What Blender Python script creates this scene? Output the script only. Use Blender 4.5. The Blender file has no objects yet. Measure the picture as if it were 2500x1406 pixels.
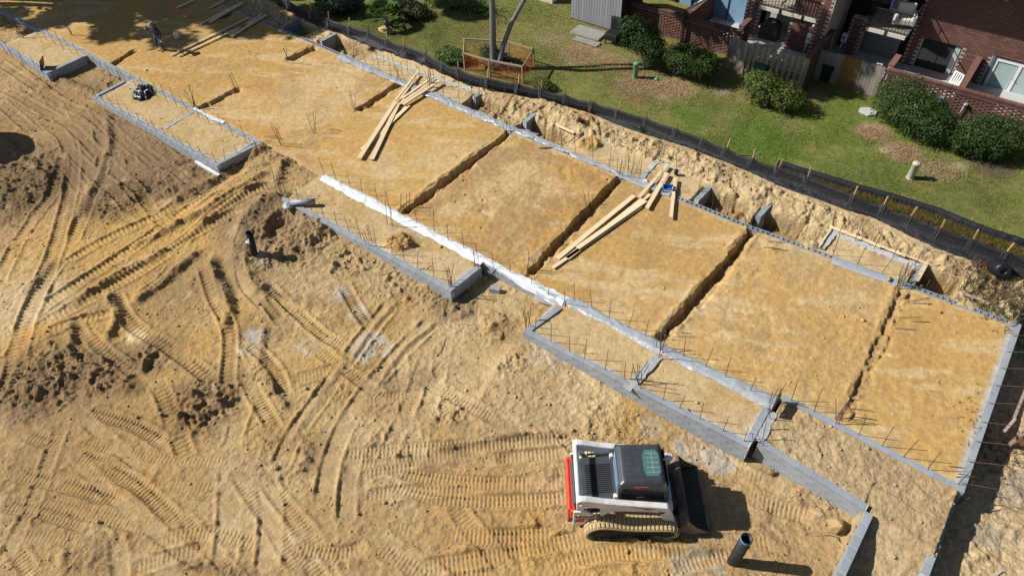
import bpy, bmesh, math, random
import numpy as np
from mathutils import Matrix, Vector
random.seed(7); rng = np.random.default_rng(11)
S = bpy.context.scene; COL = S.collection
# ------------------------------------------------------------------ camera, light, exposure
RC = np.array([[0.79620955, -0.4219651, 0.43358483], [0.60410498, 0.59388599, -0.53137237], [-0.03327936, 0.68501452, 0.72776892]])
HC = 18.3; FPX = 1700.0
cam = bpy.data.objects.new('camera', bpy.data.cameras.new('camera')); COL.objects.link(cam)
m = Matrix([[*RC[0], 0], [*RC[1], 0], [*RC[2], HC], [0, 0, 0, 1]])
cam.matrix_world = m
cam.data.sensor_width = 36; cam.data.lens = 36 * FPX / 2500; cam.data.clip_end = 2000; cam.data.clip_start = .1
S.camera = cam
SUN_AZ = math.radians(30.0); SUN_EL = math.radians(40.0)       # direction the shadows run, height of the sun
W = bpy.data.worlds.new('World'); S.world = W; W.use_nodes = True
nt = W.node_tree; bg = nt.nodes['Background']
sky = nt.nodes.new('ShaderNodeTexSky'); sky.sky_type = 'NISHITA'; sky.sun_disc = False
sx, sy = -math.cos(SUN_AZ), -math.sin(SUN_AZ)
sky.sun_elevation = SUN_EL; sky.sun_rotation = math.atan2(sx, sy)
nt.links.new(sky.outputs[0], bg.inputs[0]); bg.inputs[1].default_value = 0.05
sl = bpy.data.lights.new('sun', 'SUN'); sl.energy = 5.0; sl.angle = math.radians(.5); sl.color = (1, .955, .89)
so = bpy.data.objects.new('sun', sl); COL.objects.link(so)
sd = Vector((math.cos(SUN_AZ) * math.cos(SUN_EL), math.sin(SUN_AZ) * math.cos(SUN_EL), -math.sin(SUN_EL)))
so.rotation_euler = sd.to_track_quat('-Z', 'Y').to_euler(); so.location = (-40, -30, 60)
S.view_settings.view_transform = 'Standard'; S.view_settings.look = 'None'; S.view_settings.gamma = 1
S.view_settings.use_curve_mapping = False; S.view_settings.exposure = 0.40

def P(px, py, z=0.0):                                            # photo pixel -> the point of the level z
    r = RC @ np.array([(px - 1250) / FPX, -(py - 703) / FPX, -1.0]); t = (z - HC) / r[2]
    return Vector((r[0] * t, r[1] * t, z))
def PY(px, py, Y):                                               # photo pixel -> the point of the upright plane y = Y
    r = RC @ np.array([(px - 1250) / FPX, -(py - 703) / FPX, -1.0]); t = Y / r[1]
    return Vector((r[0] * t, Y, HC + r[2] * t))
def pix(x, y, z):
    c = (np.stack([np.asarray(x, float), np.asarray(y, float), np.asarray(z, float) - HC], -1)) @ RC
    return 1250 + FPX * c[..., 0] / -c[..., 2], 703 - FPX * c[..., 1] / -c[..., 2]

# ------------------------------------------------------------------ object helpers
def link(o, parent=None):
    COL.objects.link(o)
    if parent: o.parent = parent
    return o
def thing(name, label, cat, loc=(0, 0, 0), rz=0, group=None, scale=1):
    o = bpy.data.objects.new(name, None); o.empty_display_size = .2; COL.objects.link(o)
    o.location = loc; o.rotation_euler = (0, 0, rz); o.scale = (scale,) * 3
    return tag(o, label, cat, group)
def tag(o, label=None, cat=None, group=None, kind=None):
    if label: o['label'] = label
    if cat: o['category'] = cat
    if group: o['group'] = group
    if kind: o['kind'] = kind
    return o
class MB:
    def __init__(s): s.v = []; s.f = []; s.mi = []
    def add(s, vs, fs, mi=0):
        n = len(s.v); s.v += [tuple(v) for v in vs]; s.f += [tuple(i + n for i in f) for f in fs]; s.mi += [mi] * len(fs); return s
    def box(s, c, d, rz=0, M=None, mi=0, taper=1.0):
        hx, hy, hz = d[0] / 2, d[1] / 2, d[2] / 2
        vs = [Vector((x * hx * (taper if z > 0 else 1), y * hy * (taper if z > 0 else 1), z * hz)) for z in (-1, 1) for y in (-1, 1) for x in (-1, 1)]
        R = M if M is not None else Matrix.Rotation(rz, 3, 'Z')
        vs = [R @ v + Vector(c) for v in vs]
        return s.add(vs, [(0, 2, 3, 1), (4, 5, 7, 6), (0, 1, 5, 4), (2, 6, 7, 3), (0, 4, 6, 2), (1, 3, 7, 5)], mi)
    def bar(s, a, b, w, h, mi=0, up=(0, 0, 1)):                   # box from a to b, width w, height h
        a = Vector(a); b = Vector(b); d = b - a; L = d.length
        x = d / L; y = Vector(up).cross(x)
        if y.length < 1e-4: y = Vector((0, 1, 0)).cross(x)
        y.normalize(); z = x.cross(y)
        M = Matrix((x, y, z)).transposed()
        return s.box((a + b) / 2, (L, w, h), M=M, mi=mi)
    def prism(s, pts, y0, y1, axis='y', mi=0):                    # polygon in x,z pushed along y
        n = len(pts)
        if axis == 'y': vs = [(p[0], y0, p[1]) for p in pts] + [(p[0], y1, p[1]) for p in pts]
        elif axis == 'x': vs = [(y0, p[0], p[1]) for p in pts] + [(y1, p[0], p[1]) for p in pts]
        else: vs = [(p[0], p[1], y0) for p in pts] + [(p[0], p[1], y1) for p in pts]
        fs = [tuple(range(n)), tuple(range(2 * n - 1, n - 1, -1))] + [(i, i + n, (i + 1) % n + n, (i + 1) % n) for i in range(n)]
        return s.add(vs, fs, mi)
    def tube(s, pts, r, n=6, cap=True, mi=0):
        pts = [Vector(p) for p in pts]; rs = r if isinstance(r, (list, tuple)) else [r] * len(pts)
        vs = []; k = len(pts); pv = None
        for i, p in enumerate(pts):
            d = (pts[min(i + 1, k - 1)] - pts[max(i - 1, 0)]).normalized()
            if pv is None: pv = d.orthogonal().normalized()
            pv = (pv - d * pv.dot(d)).normalized(); q = d.cross(pv)
            for j in range(n):
                a = 2 * math.pi * j / n; vs.append(p + (pv * math.cos(a) + q * math.sin(a)) * rs[i])
        fs = [(i * n + j, i * n + (j + 1) % n, (i + 1) * n + (j + 1) % n, (i + 1) * n + j) for i in range(k - 1) for j in range(n)]
        if cap: fs += [tuple(range(n - 1, -1, -1)), tuple(range((k - 1) * n, k * n))]
        return s.add(vs, fs, mi)
    def lathe(s, prof, c=(0, 0, 0), n=16, mi=0, M=None):
        vs = []; k = len(prof)
        for r, z in prof:
            for j in range(n):
                a = 2 * math.pi * j / n; v = Vector((r * math.cos(a), r * math.sin(a), z))
                vs.append((M @ v if M is not None else v) + Vector(c))
        fs = [(i * n + j, i * n + (j + 1) % n, (i + 1) * n + (j + 1) % n, (i + 1) * n + j) for i in range(k - 1) for j in range(n)]
        return s.add(vs, fs, mi)
    def mesh(s, name, mats, smooth=False):
        me = bpy.data.meshes.new(name); me.from_pydata(s.v, [], s.f)
        for mt in (mats if isinstance(mats, (list, tuple)) else [mats]): me.materials.append(mt)
        if any(s.mi): me.polygons.foreach_set('material_index', s.mi)
        if smooth: me.polygons.foreach_set('use_smooth', [True] * len(s.f))
        me.update(); return me
    def build(s, name, mats, parent=None, smooth=False, bevel=0, loc=None):
        me = s.mesh(name, mats, smooth)
        o = bpy.data.objects.new(name, me); link(o, parent)
        if loc: o.location = loc
        if bevel:
            b = o.modifiers.new('bevel', 'BEVEL'); b.width = bevel; b.segments = 2; b.limit_method = 'ANGLE'
        return o
def npmesh(name, V, F, mats, smooth=False):                       # V (n,3), F (m,3 or 4)
    me = bpy.data.meshes.new(name); V = np.asarray(V, np.float32); F = np.asarray(F, np.int32); k = F.shape[1]
    me.vertices.add(len(V)); me.vertices.foreach_set('co', V.ravel())
    me.loops.add(F.size); me.loops.foreach_set('vertex_index', F.ravel())
    me.polygons.add(len(F)); me.polygons.foreach_set('loop_start', np.arange(0, F.size, k, dtype=np.int32))
    me.polygons.foreach_set('loop_total', np.full(len(F), k, np.int32))
    for mt in (mats if isinstance(mats, (list, tuple)) else [mats]): me.materials.append(mt)
    if smooth: me.polygons.foreach_set('use_smooth', np.ones(len(F), bool))
    me.update(calc_edges=True); return me
def colattr(me, C, A=None):
    a = me.color_attributes.new('tint', 'FLOAT_COLOR', 'POINT')
    C = np.concatenate([C, np.ones((len(C), 1)) if A is None else A[:, None]], 1).astype(np.float32); a.data.foreach_set('color', C.ravel())

# ------------------------------------------------------------------ materials
def mat(name, col, rough=.7, var=.12, scale=6, bump=0.0, bscale=None, metal=0, spec=.4, rnd=0, col2=None, c2scale=2, c2amt=.5, tint=False, trans=0, stretch=None, transl=0):
    mt = bpy.data.materials.new(name); mt.use_nodes = True; n = mt.node_tree.nodes; L = mt.node_tree.links
    b = n['Principled BSDF']; b.inputs['Roughness'].default_value = rough; b.inputs['Metallic'].default_value = metal
    b.inputs['Specular IOR Level'].default_value = spec
    tc = n.new('ShaderNodeTexCoord')
    src = tc.outputs['Object']
    if stretch:
        mp = n.new('ShaderNodeMapping'); mp.inputs['Scale'].default_value = stretch; L.new(src, mp.inputs[0]); src = mp.outputs[0]
    if tint:
        at = n.new('ShaderNodeAttribute'); at.attribute_name = 'tint'; base = at.outputs['Color']
    else:
        rgb = n.new('ShaderNodeRGB'); rgb.outputs[0].default_value = (*col, 1); base = rgb.outputs[0]
    if col2:
        t = n.new('ShaderNodeTexNoise'); t.inputs['Scale'].default_value = c2scale; t.inputs['Detail'].default_value = 6; L.new(src, t.inputs[0])
        r = n.new('ShaderNodeValToRGB'); r.color_ramp.elements[0].position = .5 - .12; r.color_ramp.elements[1].position = .5 + .12; L.new(t.outputs[0], r.inputs[0])
        mm = n.new('ShaderNodeMath'); mm.operation = 'MULTIPLY'; mm.inputs[1].default_value = c2amt; L.new(r.outputs[0], mm.inputs[0])
        mx = n.new('ShaderNodeMixRGB'); L.new(mm.outputs[0], mx.inputs[0]); L.new(base, mx.inputs[1]); mx.inputs[2].default_value = (*col2, 1); base = mx.outputs[0]
    if var:
        t = n.new('ShaderNodeTexNoise'); t.inputs['Scale'].default_value = scale; t.inputs['Detail'].default_value = 8; t.inputs['Roughness'].default_value = .65; L.new(src, t.inputs[0])
        mr = n.new('ShaderNodeMapRange'); mr.inputs[1].default_value = .25; mr.inputs[2].default_value = .75; mr.inputs[3].default_value = 1 - var; mr.inputs[4].default_value = 1 + var; L.new(t.outputs[0], mr.inputs[0])
        fac = mr.outputs[0]
        if rnd:
            oi = n.new('ShaderNodeObjectInfo'); m2 = n.new('ShaderNodeMapRange'); m2.inputs[3].default_value = 1 - rnd; m2.inputs[4].default_value = 1 + rnd; L.new(oi.outputs['Random'], m2.inputs[0])
            mu = n.new('ShaderNodeMath'); mu.operation = 'MULTIPLY'; L.new(fac, mu.inputs[0]); L.new(m2.outputs[0], mu.inputs[1]); fac = mu.outputs[0]
        vm = n.new('ShaderNodeVectorMath'); vm.operation = 'SCALE'; L.new(base, vm.inputs[0]); L.new(fac, vm.inputs['Scale']); base = vm.outputs[0]
    L.new(base, b.inputs['Base Color'])
    if bump:
        t = n.new('ShaderNodeTexNoise'); t.inputs['Scale'].default_value = bscale or scale; t.inputs['Detail'].default_value = 8; t.inputs['Roughness'].default_value = .6; L.new(src, t.inputs[0])
        bp = n.new('ShaderNodeBump'); bp.inputs['Distance'].default_value = bump; (L.new(at.outputs['Alpha'], bp.inputs['Strength']) if name == 'soil' else None); L.new(t.outputs[0], bp.inputs['Height']); L.new(bp.outputs[0], b.inputs['Normal'])
    if trans or transl:
        out = n['Material Output']; ms = n.new('ShaderNodeMixShader')
        if trans: tr = n.new('ShaderNodeBsdfTransparent'); ms.inputs[0].default_value = trans
        else: tr = n.new('ShaderNodeBsdfTranslucent'); ms.inputs[0].default_value = transl; L.new(base, tr.inputs[0])
        L.new(b.outputs[0], ms.inputs[1]); L.new(tr.outputs[0], ms.inputs[2]); L.new(ms.outputs[0], out.inputs[0])
    return mt
M_soil = mat('soil', (.4, .3, .15), .95, .24, 11, .075, 11, spec=.06, tint=True, col2=(.2, .14, .08), c2scale=4.5, c2amt=.28)
M_clod = mat('soil_clod', (.36, .25, .12), .95, .2, 5, .02, 14, spec=.1, rnd=.2)
M_lawn = mat('lawn_soil', (.1, .11, .03), .95, .3, 3.5, .03, 20, spec=.1, tint=True)
M_blade = mat('grass_blade', (.1, .13, .03), .7, .2, 3, spec=.2, tint=True, transl=.25)
M_block = mat('concrete_block', (.235, .265, .295), .9, .1, 30, .004, 60, spec=.2, rnd=.09, col2=(.38, .4, .41), c2scale=3, c2amt=.4)
M_mortar = mat('mortar', (.50, .515, .525), .95, .12, 20, .004, 60, spec=.15)
M_grout = mat('grout', (.34, .35, .355), .95, .25, 14, .02, 22, spec=.15)
M_rebar = mat('rusty_steel', (.10, .062, .042), .75, .3, 20, spec=.3)
M_lumber = mat('fresh_lumber', (.70, .56, .37), .75, .14, 3, .003, 30, spec=.2, rnd=.12, stretch=(.6, 9, 9), col2=(.5, .35, .19), c2scale=1.5, c2amt=.35)
M_lumberold = mat('weathered_lumber', (.33, .27, .22), .85, .2, 3, .003, 30, spec=.15, rnd=.15, stretch=(.6, 9, 9))
M_stake = mat('stake_wood', (.42, .29, .13), .8, .15, 6, spec=.2, rnd=.12)
M_white = mat('white_sheeting', (.62, .645, .67), .45, .05, 4, .01, 9, spec=.4)
M_clear = mat('clear_sheeting', (.38, .42, .455), .28, .12, 6, .02, 9, spec=.6, trans=.22)
M_black = mat('black_fabric', (.011, .012, .016), .62, .3, 8, .03, 9, spec=.3)
M_blackpl = mat('black_plastic', (.012, .013, .017), .28, .2, 8, .02, 10, spec=.5)
M_wire = mat('fence_wire', (.13, .13, .14), .5, .1, 8, metal=.2)
M_wrap = mat('wrinkled_wrap', (.15, .155, .17), .5, .5, 22, .01, 40)
M_pipe = mat('black_pipe', (.014, .015, .018), .5, .4, 5, spec=.3, col2=(.09, .075, .05), c2scale=5, c2amt=.25)
M_blue = mat('blue_band', (.08, .28, .6), .4, .05, 5)
M_orange = mat('orange_mesh', (.62, .12, .04), .6, .1, 8, transl=.2)
M_bark = mat('grey_bark', (.17, .168, .165), .9, .3, 7, .03, 14, spec=.15, stretch=(3, 3, .7))
M_leaf = mat('leaf', (.05, .09, .02), .55, .2, 3, spec=.25, tint=True, transl=.22)
M_brick = mat('red_brick', (.145, .074, .06), .88, .2, 14, .004, 50, spec=.2, rnd=.22)
M_bmortar = mat('brick_mortar', (.40, .33, .29), .95, .12, 20, spec=.15)
M_greywood = mat('grey_board', (.25, .225, .19), .9, .28, 3, .004, 30, spec=.15, rnd=.16, stretch=(9, 9, .6))
M_pickwood = mat('tan_picket', (.33, .28, .2), .88, .2, 3, .004, 30, spec=.15, rnd=.12, stretch=(9, 9, .6))
M_newwood = mat('amber_board', (.25, .135, .04), .8, .15, 3, .003, 30, spec=.2, rnd=.1, stretch=(9, 9, .6))
M_trim = mat('cream_trim', (.55, .52, .46), .7, .08, 5)
M_siding = mat('pale_siding', (.45, .44, .4), .7, .1, 5)
M_dark = mat('dark_interior', (.02, .02, .022), .8, .2, 3)
M_glass = mat('dark_glass', (.02, .03, .035), .07, .1, 2, spec=.7)
M_glassb = mat('blue_curtain_glass', (.2, .33, .46), .18, .15, 2, spec=.6)
M_glassg = mat('pale_green_glass', (.36, .47, .44), .12, .08, 2, spec=.6)
M_iron = mat('black_iron', (.018, .017, .016), .5, .2, 8)
M_wpaint = mat('white_paint', (.72, .73, .75), .5, .06, 4, spec=.35, col2=(.48, .4, .29), c2scale=5, c2amt=.42)
M_wplain = mat('white_plastic', (.75, .76, .78), .4, .04, 4)
M_char = mat('charcoal_paint', (.038, .045, .056), .38, .12, 6, spec=.5, col2=(.1, .095, .085), c2scale=7, c2amt=.15)
M_red = mat('red_paint', (.58, .035, .02), .5, .1, 5, spec=.3, col2=(.42, .2, .1), c2scale=7, c2amt=.3)
M_track = mat('muddy_rubber', (.50, .385, .21), .92, .15, 10, .006, 30, spec=.1, col2=(.3, .22, .13), c2scale=6, c2amt=.4)
M_rollr = mat('dark_muddy_steel', (.055, .045, .036), .7, .3, 8, metal=.2)
M_steel = mat('worn_bucket_steel', (.15, .10, .07), .6, .3, 6, .005, 20, metal=.1, col2=(.36, .30, .25), c2scale=2.5, c2amt=.6)
M_bshade = mat('shaded_bucket_steel', (.055, .045, .038), .6, .3, 6, metal=.3)  # dark steel, with the shade inside the bucket put into the colour
M_skyl = mat('green_skylight', (.07, .15, .145), .12, .1, 6, spec=.6)
M_skin = mat('skin', (.35, .2, .13), .6, .05, 6)
M_shirt = mat('dark_navy_cloth', (.035, .045, .075), .9, .2, 14)
M_jeans = mat('blue_denim', (.05, .085, .16), .9, .2, 14)
M_hat = mat('grey_felt', (.16, .155, .14), .9, .15, 14)
M_shoe = mat('dusty_boot', (.42, .34, .25), .9, .15, 10)
M_conc = mat('pale_concrete', (.42, .42, .41), .9, .15, 6, .004, 30, spec=.2)
M_stoneg = mat('green_pedestal', (.13, .27, .2), .55, .08, 5)
M_stoneb = mat('beige_pedestal', (.44, .4, .31), .6, .08, 5)
M_gbin = mat('green_bin', (.03, .09, .075), .45, .1, 5)
M_elec = mat('grey_metal_box', (.33, .36, .4), .5, .08, 6, metal=.2)
M_bluepl = mat('blue_plastic', (.03, .17, .42), .35, .1, 6)
M_greyroll = mat('grey_plastic_roll', (.3, .33, .34), .4, .12, 8, .01, 14)
# ------------------------------------------------------------------ the plan of the foundations (world metres, from the photo)
def line(*px, z=0.0): return [P(a, b, z) for a, b in px]
MID = line((-260, -115), (0, 27), (205, 130), (640, 357), (785, 434), (1370, 738), (1383, 734), (1890, 991), (1907, 973), (2348, 1200))
BACK = line((540, 3), (650, 53), (839, 133), (1240, 310), (1510, 420), (1836, 551), (2226, 694), (2495, 792))
BACK = [BACK[0] + Vector((-22, .25, 0))] + BACK
mx_ = np.array([v.x for v in MID]); my_ = np.array([v.y for v in MID]); o_ = np.argsort(mx_); mx_, my_ = mx_[o_], my_[o_]
bx_ = np.array([v.x for v in BACK]); by_ = np.array([v.y for v in BACK])
ymid = lambda x: np.interp(x, mx_, my_); yback = lambda x: np.interp(x, bx_, by_)
XR = 3.95                                                        # outer face of the right hand wall
W1 = line((0, 108), (113, 180), (205, 138)); W1 = [W1[0] + Vector((-8, .3, 0))] + W1
W2 = line((300, 197), (222, 236), (529, 405), (625, 355))
W3 = line((700, 462), (682, 485), (1100, 712), (1175, 652))
W4 = line((1362, 745), (1276, 809), (1829, 1093), (1880, 1000))
W5 = line((1845, 1080), (2115, 1245), (2045, 1395))
PORCH = [(W1[1].x, W1[2].x, W1[1].y, W1[2].y), (W2[1].x, W2[2].x, W2[1].y, W2[2].y), (W3[1].x, W3[2].x, W3[1].y, W3[2].y), (W4[1].x, W4[2].x, W4[1].y, W4[2].y), (W5[0].x - .05, W5[1].x, W5[0].y, W5[1].y)]
SILTBOT = [P(*q, .12) for q in [(560, -35), (640, -8), (692, 18), (771, 58), (835, 80), (907, 111), (1010, 146), (1078, 174), (1146, 204), (1240, 224), (1277, 231), (1373, 247), (1443, 275), (1507, 304), (1584, 330), (1674, 357), (1763, 391), (1830, 418), (1910, 456), (1999, 486), (2076, 514), (2134, 530), (2230, 578), (2294, 607), (2390, 640), (2500, 678), (2700, 745)]]
# top edge of the fabric where the stakes stand
STK = [(700, 0), (757, 26), (799, 44), (851, 62), (898, 75), (943, 94), (985, 109), (1038, 128), (1078, 150), (1117, 167), (1190, 190), (1264, 203), (1322, 215), (1379, 230), (1446, 247), (1509, 267), (1578, 287), (1650, 313), (1718, 337), (1775, 359), (1838, 385), (1903, 406), (1972, 430), (2086, 475), (2158, 500), (2225, 526), (2298, 556), (2378, 583), (2460, 612), (2545, 640)]
STAKES = [P(a, b, .72) for a, b in STK]
sx_ = np.array([v.x for v in SILTBOT]); sy_ = np.array([v.y for v in SILTBOT]); ysilt = lambda x: np.interp(x, sx_, sy_)
tx_ = np.array([v.x for v in STAKES]); ty_ = np.array([v.y for v in STAKES]); ystk = lambda x: np.interp(x, tx_, ty_)
PITS = []                                                        # x0,x1,y0,y1,depth : the holes behind the back wall
def pit(pxs, w, d=.75, back=1.3):
    a = P(*pxs); PITS.append((a.x, a.x + w, yback(a.x) + .02, yback(a.x) + back, -d)); return a
E1 = pit((693, 68), 1.7); E2 = pit((785, 104), 1.7); E3 = pit((1285, 300), 1.9, .8)
E4 = pit((1857, 531), 1.6, .8); EP1 = pit((1160, 238), 1.5, .6); EP2 = pit((1703, 490), 1.9, .75); EP3 = pit((2236, 690), 1.25, .8)

# ------------------------------------------------------------------ ground height field
def axis(segs):
    out = []
    for a, b, s0, s1 in segs:
        n = max(2, int(abs(b - a) / ((s0 + s1) / 2))); t = np.linspace(0, 1, n, endpoint=False)
        k = s1 / s0
        u = t if abs(k - 1) < 1e-3 else (np.exp(np.log(k) * t) - 1) / (k - 1)
        out.append(a + (b - a) * u)
    return np.concatenate(out + [np.array([segs[-1][1]])])
GX = axis([(-160, -56, 8, .3), (-56, -20, .066, .036), (-20, 5.6, .033, .033), (5.6, 9, .05, .3), (9, 90, .4, 8)])
GY = axis([(-60, -5, 6, .2), (-5, 6, .042, .036), (6, 14.3, .033, .033), (14.3, 22, .05, .05), (22, 25.6, .045, .05), (25.6, 38, .15, .3), (38, 140, 1, 9)])
XX, YY = np.meshgrid(GX, GY, indexing='ij'); XX = XX.astype(np.float32); YY = YY.astype(np.float32)
_lat = rng.random((16, 256, 256)).astype(np.float32)
def vn(x, y, f, k=0):                                            # value noise, -1..1
    u = x * f + 37.3 * k; v = y * f + 11.7 * k
    iu = np.floor(u); iv = np.floor(v); fu = (u - iu).astype(np.float32); fv = (v - iv).astype(np.float32)
    a = iu.astype(np.int32) & 255; b = iv.astype(np.int32) & 255; a1 = (a + 1) & 255; b1 = (b + 1) & 255
    fu = fu * fu * (3 - 2 * fu); fv = fv * fv * (3 - 2 * fv); T = _lat[k % 16]
    return (T[a, b] * (1 - fu) * (1 - fv) + T[a1, b] * fu * (1 - fv) + T[a, b1] * (1 - fu) * fv + T[a1, b1] * fu * fv) * 2 - 1
def fbm(x, y, f, o=4, k=0, g=.5):
    s = 0; a = 1; t = 0
    for i in range(o):
        c, d = math.cos(.6 * i + k), math.sin(.6 * i + k)
        s = s + a * vn(x * c - y * d, x * d + y * c, f * 2.03 ** i, k + i); t += a; a *= g
    return s / t
def billow(x, y, f, o=3, k=0):
    s = 0; a = 1; t = 0
    for i in range(o):
        c, d = math.cos(.7 * i + k), math.sin(.7 * i + k)
        s = s + a * (1 - np.abs(vn(x * c - y * d, x * d + y * c, f * 2.1 ** i, k + i)) * 2); t += a; a *= .55
    return s / t
def sm(a, b, x): t = np.clip((x - a) / (b - a), 0, 1); return t * t * (3 - 2 * t)
def lerp(a, b, t): return a + (b - a) * t
YM = ymid(XX[:, 0]).astype(np.float32)[:, None]; YB = yback(XX[:, 0]).astype(np.float32)[:, None]; YS = ysilt(XX[:, 0]).astype(np.float32)[:, None]
zf = np.interp(GX, [-60, -46, -41, -40, -37, -36, -31, -26.5, -25.6, -24.8, -22.6, -21.6, -20, -16, -12.6, -12.2, -9.8, -9.2, -6, -3.5, -1.3, 0, 2, 3.9],
               [-.3, -.35, -.45, -.55, -.5, -.22, -.38, -.62, -.6, -.1, -.08, -.1, -.16, -.36, -.56, -.6, -.5, -.34, -.6, -.75, -.86, -.74, -.66, -.66]).astype(np.float32)[:, None]
gen = -.62 + .1 * fbm(XX, YY, .12, 3, 2)
d = np.clip((12.1 - YY), 0, 9)
Z = lerp(zf + 0 * XX, gen, sm(.8, 4.5, d))
Z = np.where((YY > 12.2) & (YY < YM + .1), np.where((XX > -25.6) & (XX < -21.7), lerp(zf, -.06, sm(12.2, 13.9, YY)), zf + 0 * XX), Z)
# the rough lower yard at the south end, right of the last porch
se = (XX > W5[1].x - .1) & (XX < XR - .1) & (YY < W5[1].y + .9)
Z = np.where(se, lerp(-.1, -.72, sm(13.2, 10.2, YY)), Z)
ins = np.zeros(XX.shape, bool)
for x0, x1, y0, y1 in PORCH:
    y0 = np.interp(GX, [x0, x1], [y0, y1]).astype(np.float32)[:, None]
    k = (XX > x0 + .1) & (XX < x1 - .1) & (YY > y0 + .1) & (YY < YM + .1); Z = np.where(k, -.07, Z); ins |= k
k = (XX > 1.9) & (XX < XR - .1) & (YY > 12.35) & (YY < YM + .1); Z = np.where(k, np.maximum(Z, -.1 - .05 * (13.5 - YY)), Z)
pad = (YY > YM + .1) & (YY < YB - .1) & (XX < XR - .1); Z = np.where(pad, -.045, Z)
# the bank behind
bank = (YY >= YB - .1) & (XX < XR - .1)
rise = sm(0.9, 2.2, YY - YB)
Z = np.where(bank, -.12 + .22 * rise, Z)
# back porch beds
BP = [(-28.0, EP1.x, 1.35), (P(1400, 345).x, EP2.x, 1.55), (P(2010, 600).x, EP3.x, 1.35)]
bpm = np.zeros(XX.shape, bool)
for x0, x1, w in BP: k = (XX > x0) & (XX < x1) & bank & (YY < YB + w); Z = np.where(k, -.07, Z); bpm |= k
# beyond the right hand wall
east = XX >= XR - .1
Z = np.where(east, lerp(-1.0, .1, sm(22.5, 24.5, YY)), Z)
# lawn level
ystk2 = ystk(XX[:, 0]).astype(np.float32)[:, None]
lawnm = YY > ystk2 + .05
Z = np.where(lawnm, .27 + .0 * XX, np.where(YY > YS, .04, Z))
base = Z.copy()
# colours
C_tan = np.array([.378, .250, .116]); C_yel = np.array([.48, .30, .098]); C_pale = np.array([.54, .415, .235]); C_brn = np.array([.15, .103, .058]); C_org = np.array([.43, .25, .078]); C_gry = np.array([.42, .43, .42]); C_dk = np.array([.15, .11, .065])
COLR = np.zeros(XX.shape + (3,), np.float32) + C_tan.astype(np.float32)
def paint(mk, c): 
    global COLR
    mk = np.clip(mk, 0, 1)[..., None].astype(np.float32); COLR = COLR * (1 - mk) + mk * np.asarray(c, np.float32)
n1 = fbm(XX, YY, .22, 5, 1, .6); n2 = fbm(XX, YY, .9, 5, 4, .65); n3 = fbm(XX, YY, .35, 4, 7, .6)
paint(sm(-.1, .4, n1) * .6, C_yel); paint(sm(0.0, .45, n3) * .5, C_pale * .9); paint(sm(.08, .4, n2) * .5, C_brn * 1.3)
rough = np.full(XX.shape, .5, np.float32)                        # how broken the surface is
rough = np.where(pad, .15, rough)
outm = ~pad & ~lawnm
# the earth under each house of the row
CELLS = [(-60, -30.9, C_yel * .95, .18), (-30.9, -24.2, C_org * 1.1, .14), (-24.2, -17.05, C_yel, .09), (-17.05, -11.1, C_org * 1.0, .30), (-11.1, -5.3, C_yel * .93, .12), (-5.3, .4, C_yel * .98 + .02, .26), (.4, 4.2, C_yel * 1.0, .16)]
for a, b, c, r in CELLS:
    k = pad & (XX > a) & (XX <= b); paint(k * .85, c); rough = np.where(k, r, rough)
paint(pad * sm(.05, .4, n1) * .55, C_pale * 1.0); paint(pad * sm(.12, .45, n2) * .3, C_brn * 1.9)
paint(pad * sm(.1, .35, fbm(XX, YY, .5, 5, 9, .6)) * .5, C_org * 1.02)
st = fbm(XX * .35 + YY * .2, YY * 1.5 - XX * .8, .9, 4, 2, .65); paint(pad * sm(.12, .42, st) * .55, C_pale * 1.03); paint(pad * sm(.15, .45, fbm(XX * 1.1, YY * .5 + XX * .3, .75, 5, 6, .65)) * .5, np.array([.33, .215, .095]))
paint(pad * (XX > -17) * (XX < -11.1) * sm(-.15, .25, n2) * .6, np.array([.30, .185, .08]))
paint(pad * (XX > -5.3) * (XX < .4) * sm(-.1, .3, n3) * .35, np.array([.40, .29, .16]))
bk = bank & ~lawnm; paint(bk * .8, C_pale * .97); paint(bk * sm(.05, .35, n2) * .6, C_tan * .8); rough = np.where(bk, 1.15 * sm(.05, .55, YS - YY) + .1, rough); rough = np.where(bpm, .12, rough)
for x0, x1, y0, y1 in PORCH[:4]:
    y0 = np.interp(GX, [x0, x1], [y0, y1]).astype(np.float32)[:, None]
    k = (XX > x0 + .1) & (XX < x1 - .1) & (YY > y0 + .1) & (YY < YM + .1); rough = np.where(k, .13, rough); paint(k * .7, C_pale * .92); paint(k * sm(0, .3, n2) * .5, C_yel * .9)
    # spilled grout along the walls
    e = np.minimum(np.minimum(YY - y0, x1 - XX), XX - x0) + .08 * n2
    e = np.where((XX < x0 + .6) & (x0 < -20) & (x0 > -24), 9, e)
    paint(k * sm(.36, .2, e + .07 * n1) * .75, C_gry)
k = se | ((XX > W5[0].x) & (XX < XR - .1) & (YY > W5[0].y) & (YY < YM)); rough = np.where(k, .6, rough); paint(k * .5, np.array([.42, .32, .19]))
k = pad; e = np.minimum(YY - YM, YB - YY) + .07 * n2; paint(k * sm(.42, .28, e) * .45, C_pale)
paint(pad * sm(.36, .22, XR - XX + .1 * n2) * .7, C_gry * .95)
paint(east * .9, C_pale * .95); paint(east * sm(.0, .3, n2) * .8, np.array([.34, .29, .22])); paint(east * sm(.2, .4, n1) * .6, C_gry); rough = np.where(east, .9, rough)
def near(px, py, r, z=-.6, sx=1.0, az=0.0):                       # soft disc round a photo point, stretched sx along az
    c = P(px, py, z); dx = XX - c.x; dy = YY - c.y; ca, sa = math.cos(az), math.sin(az)
    u = (dx * ca + dy * sa) / sx; v = -dx * sa + dy * ca
    return sm(1.15, .55, np.sqrt(u * u + v * v) / r + .25 * n2)
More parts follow.
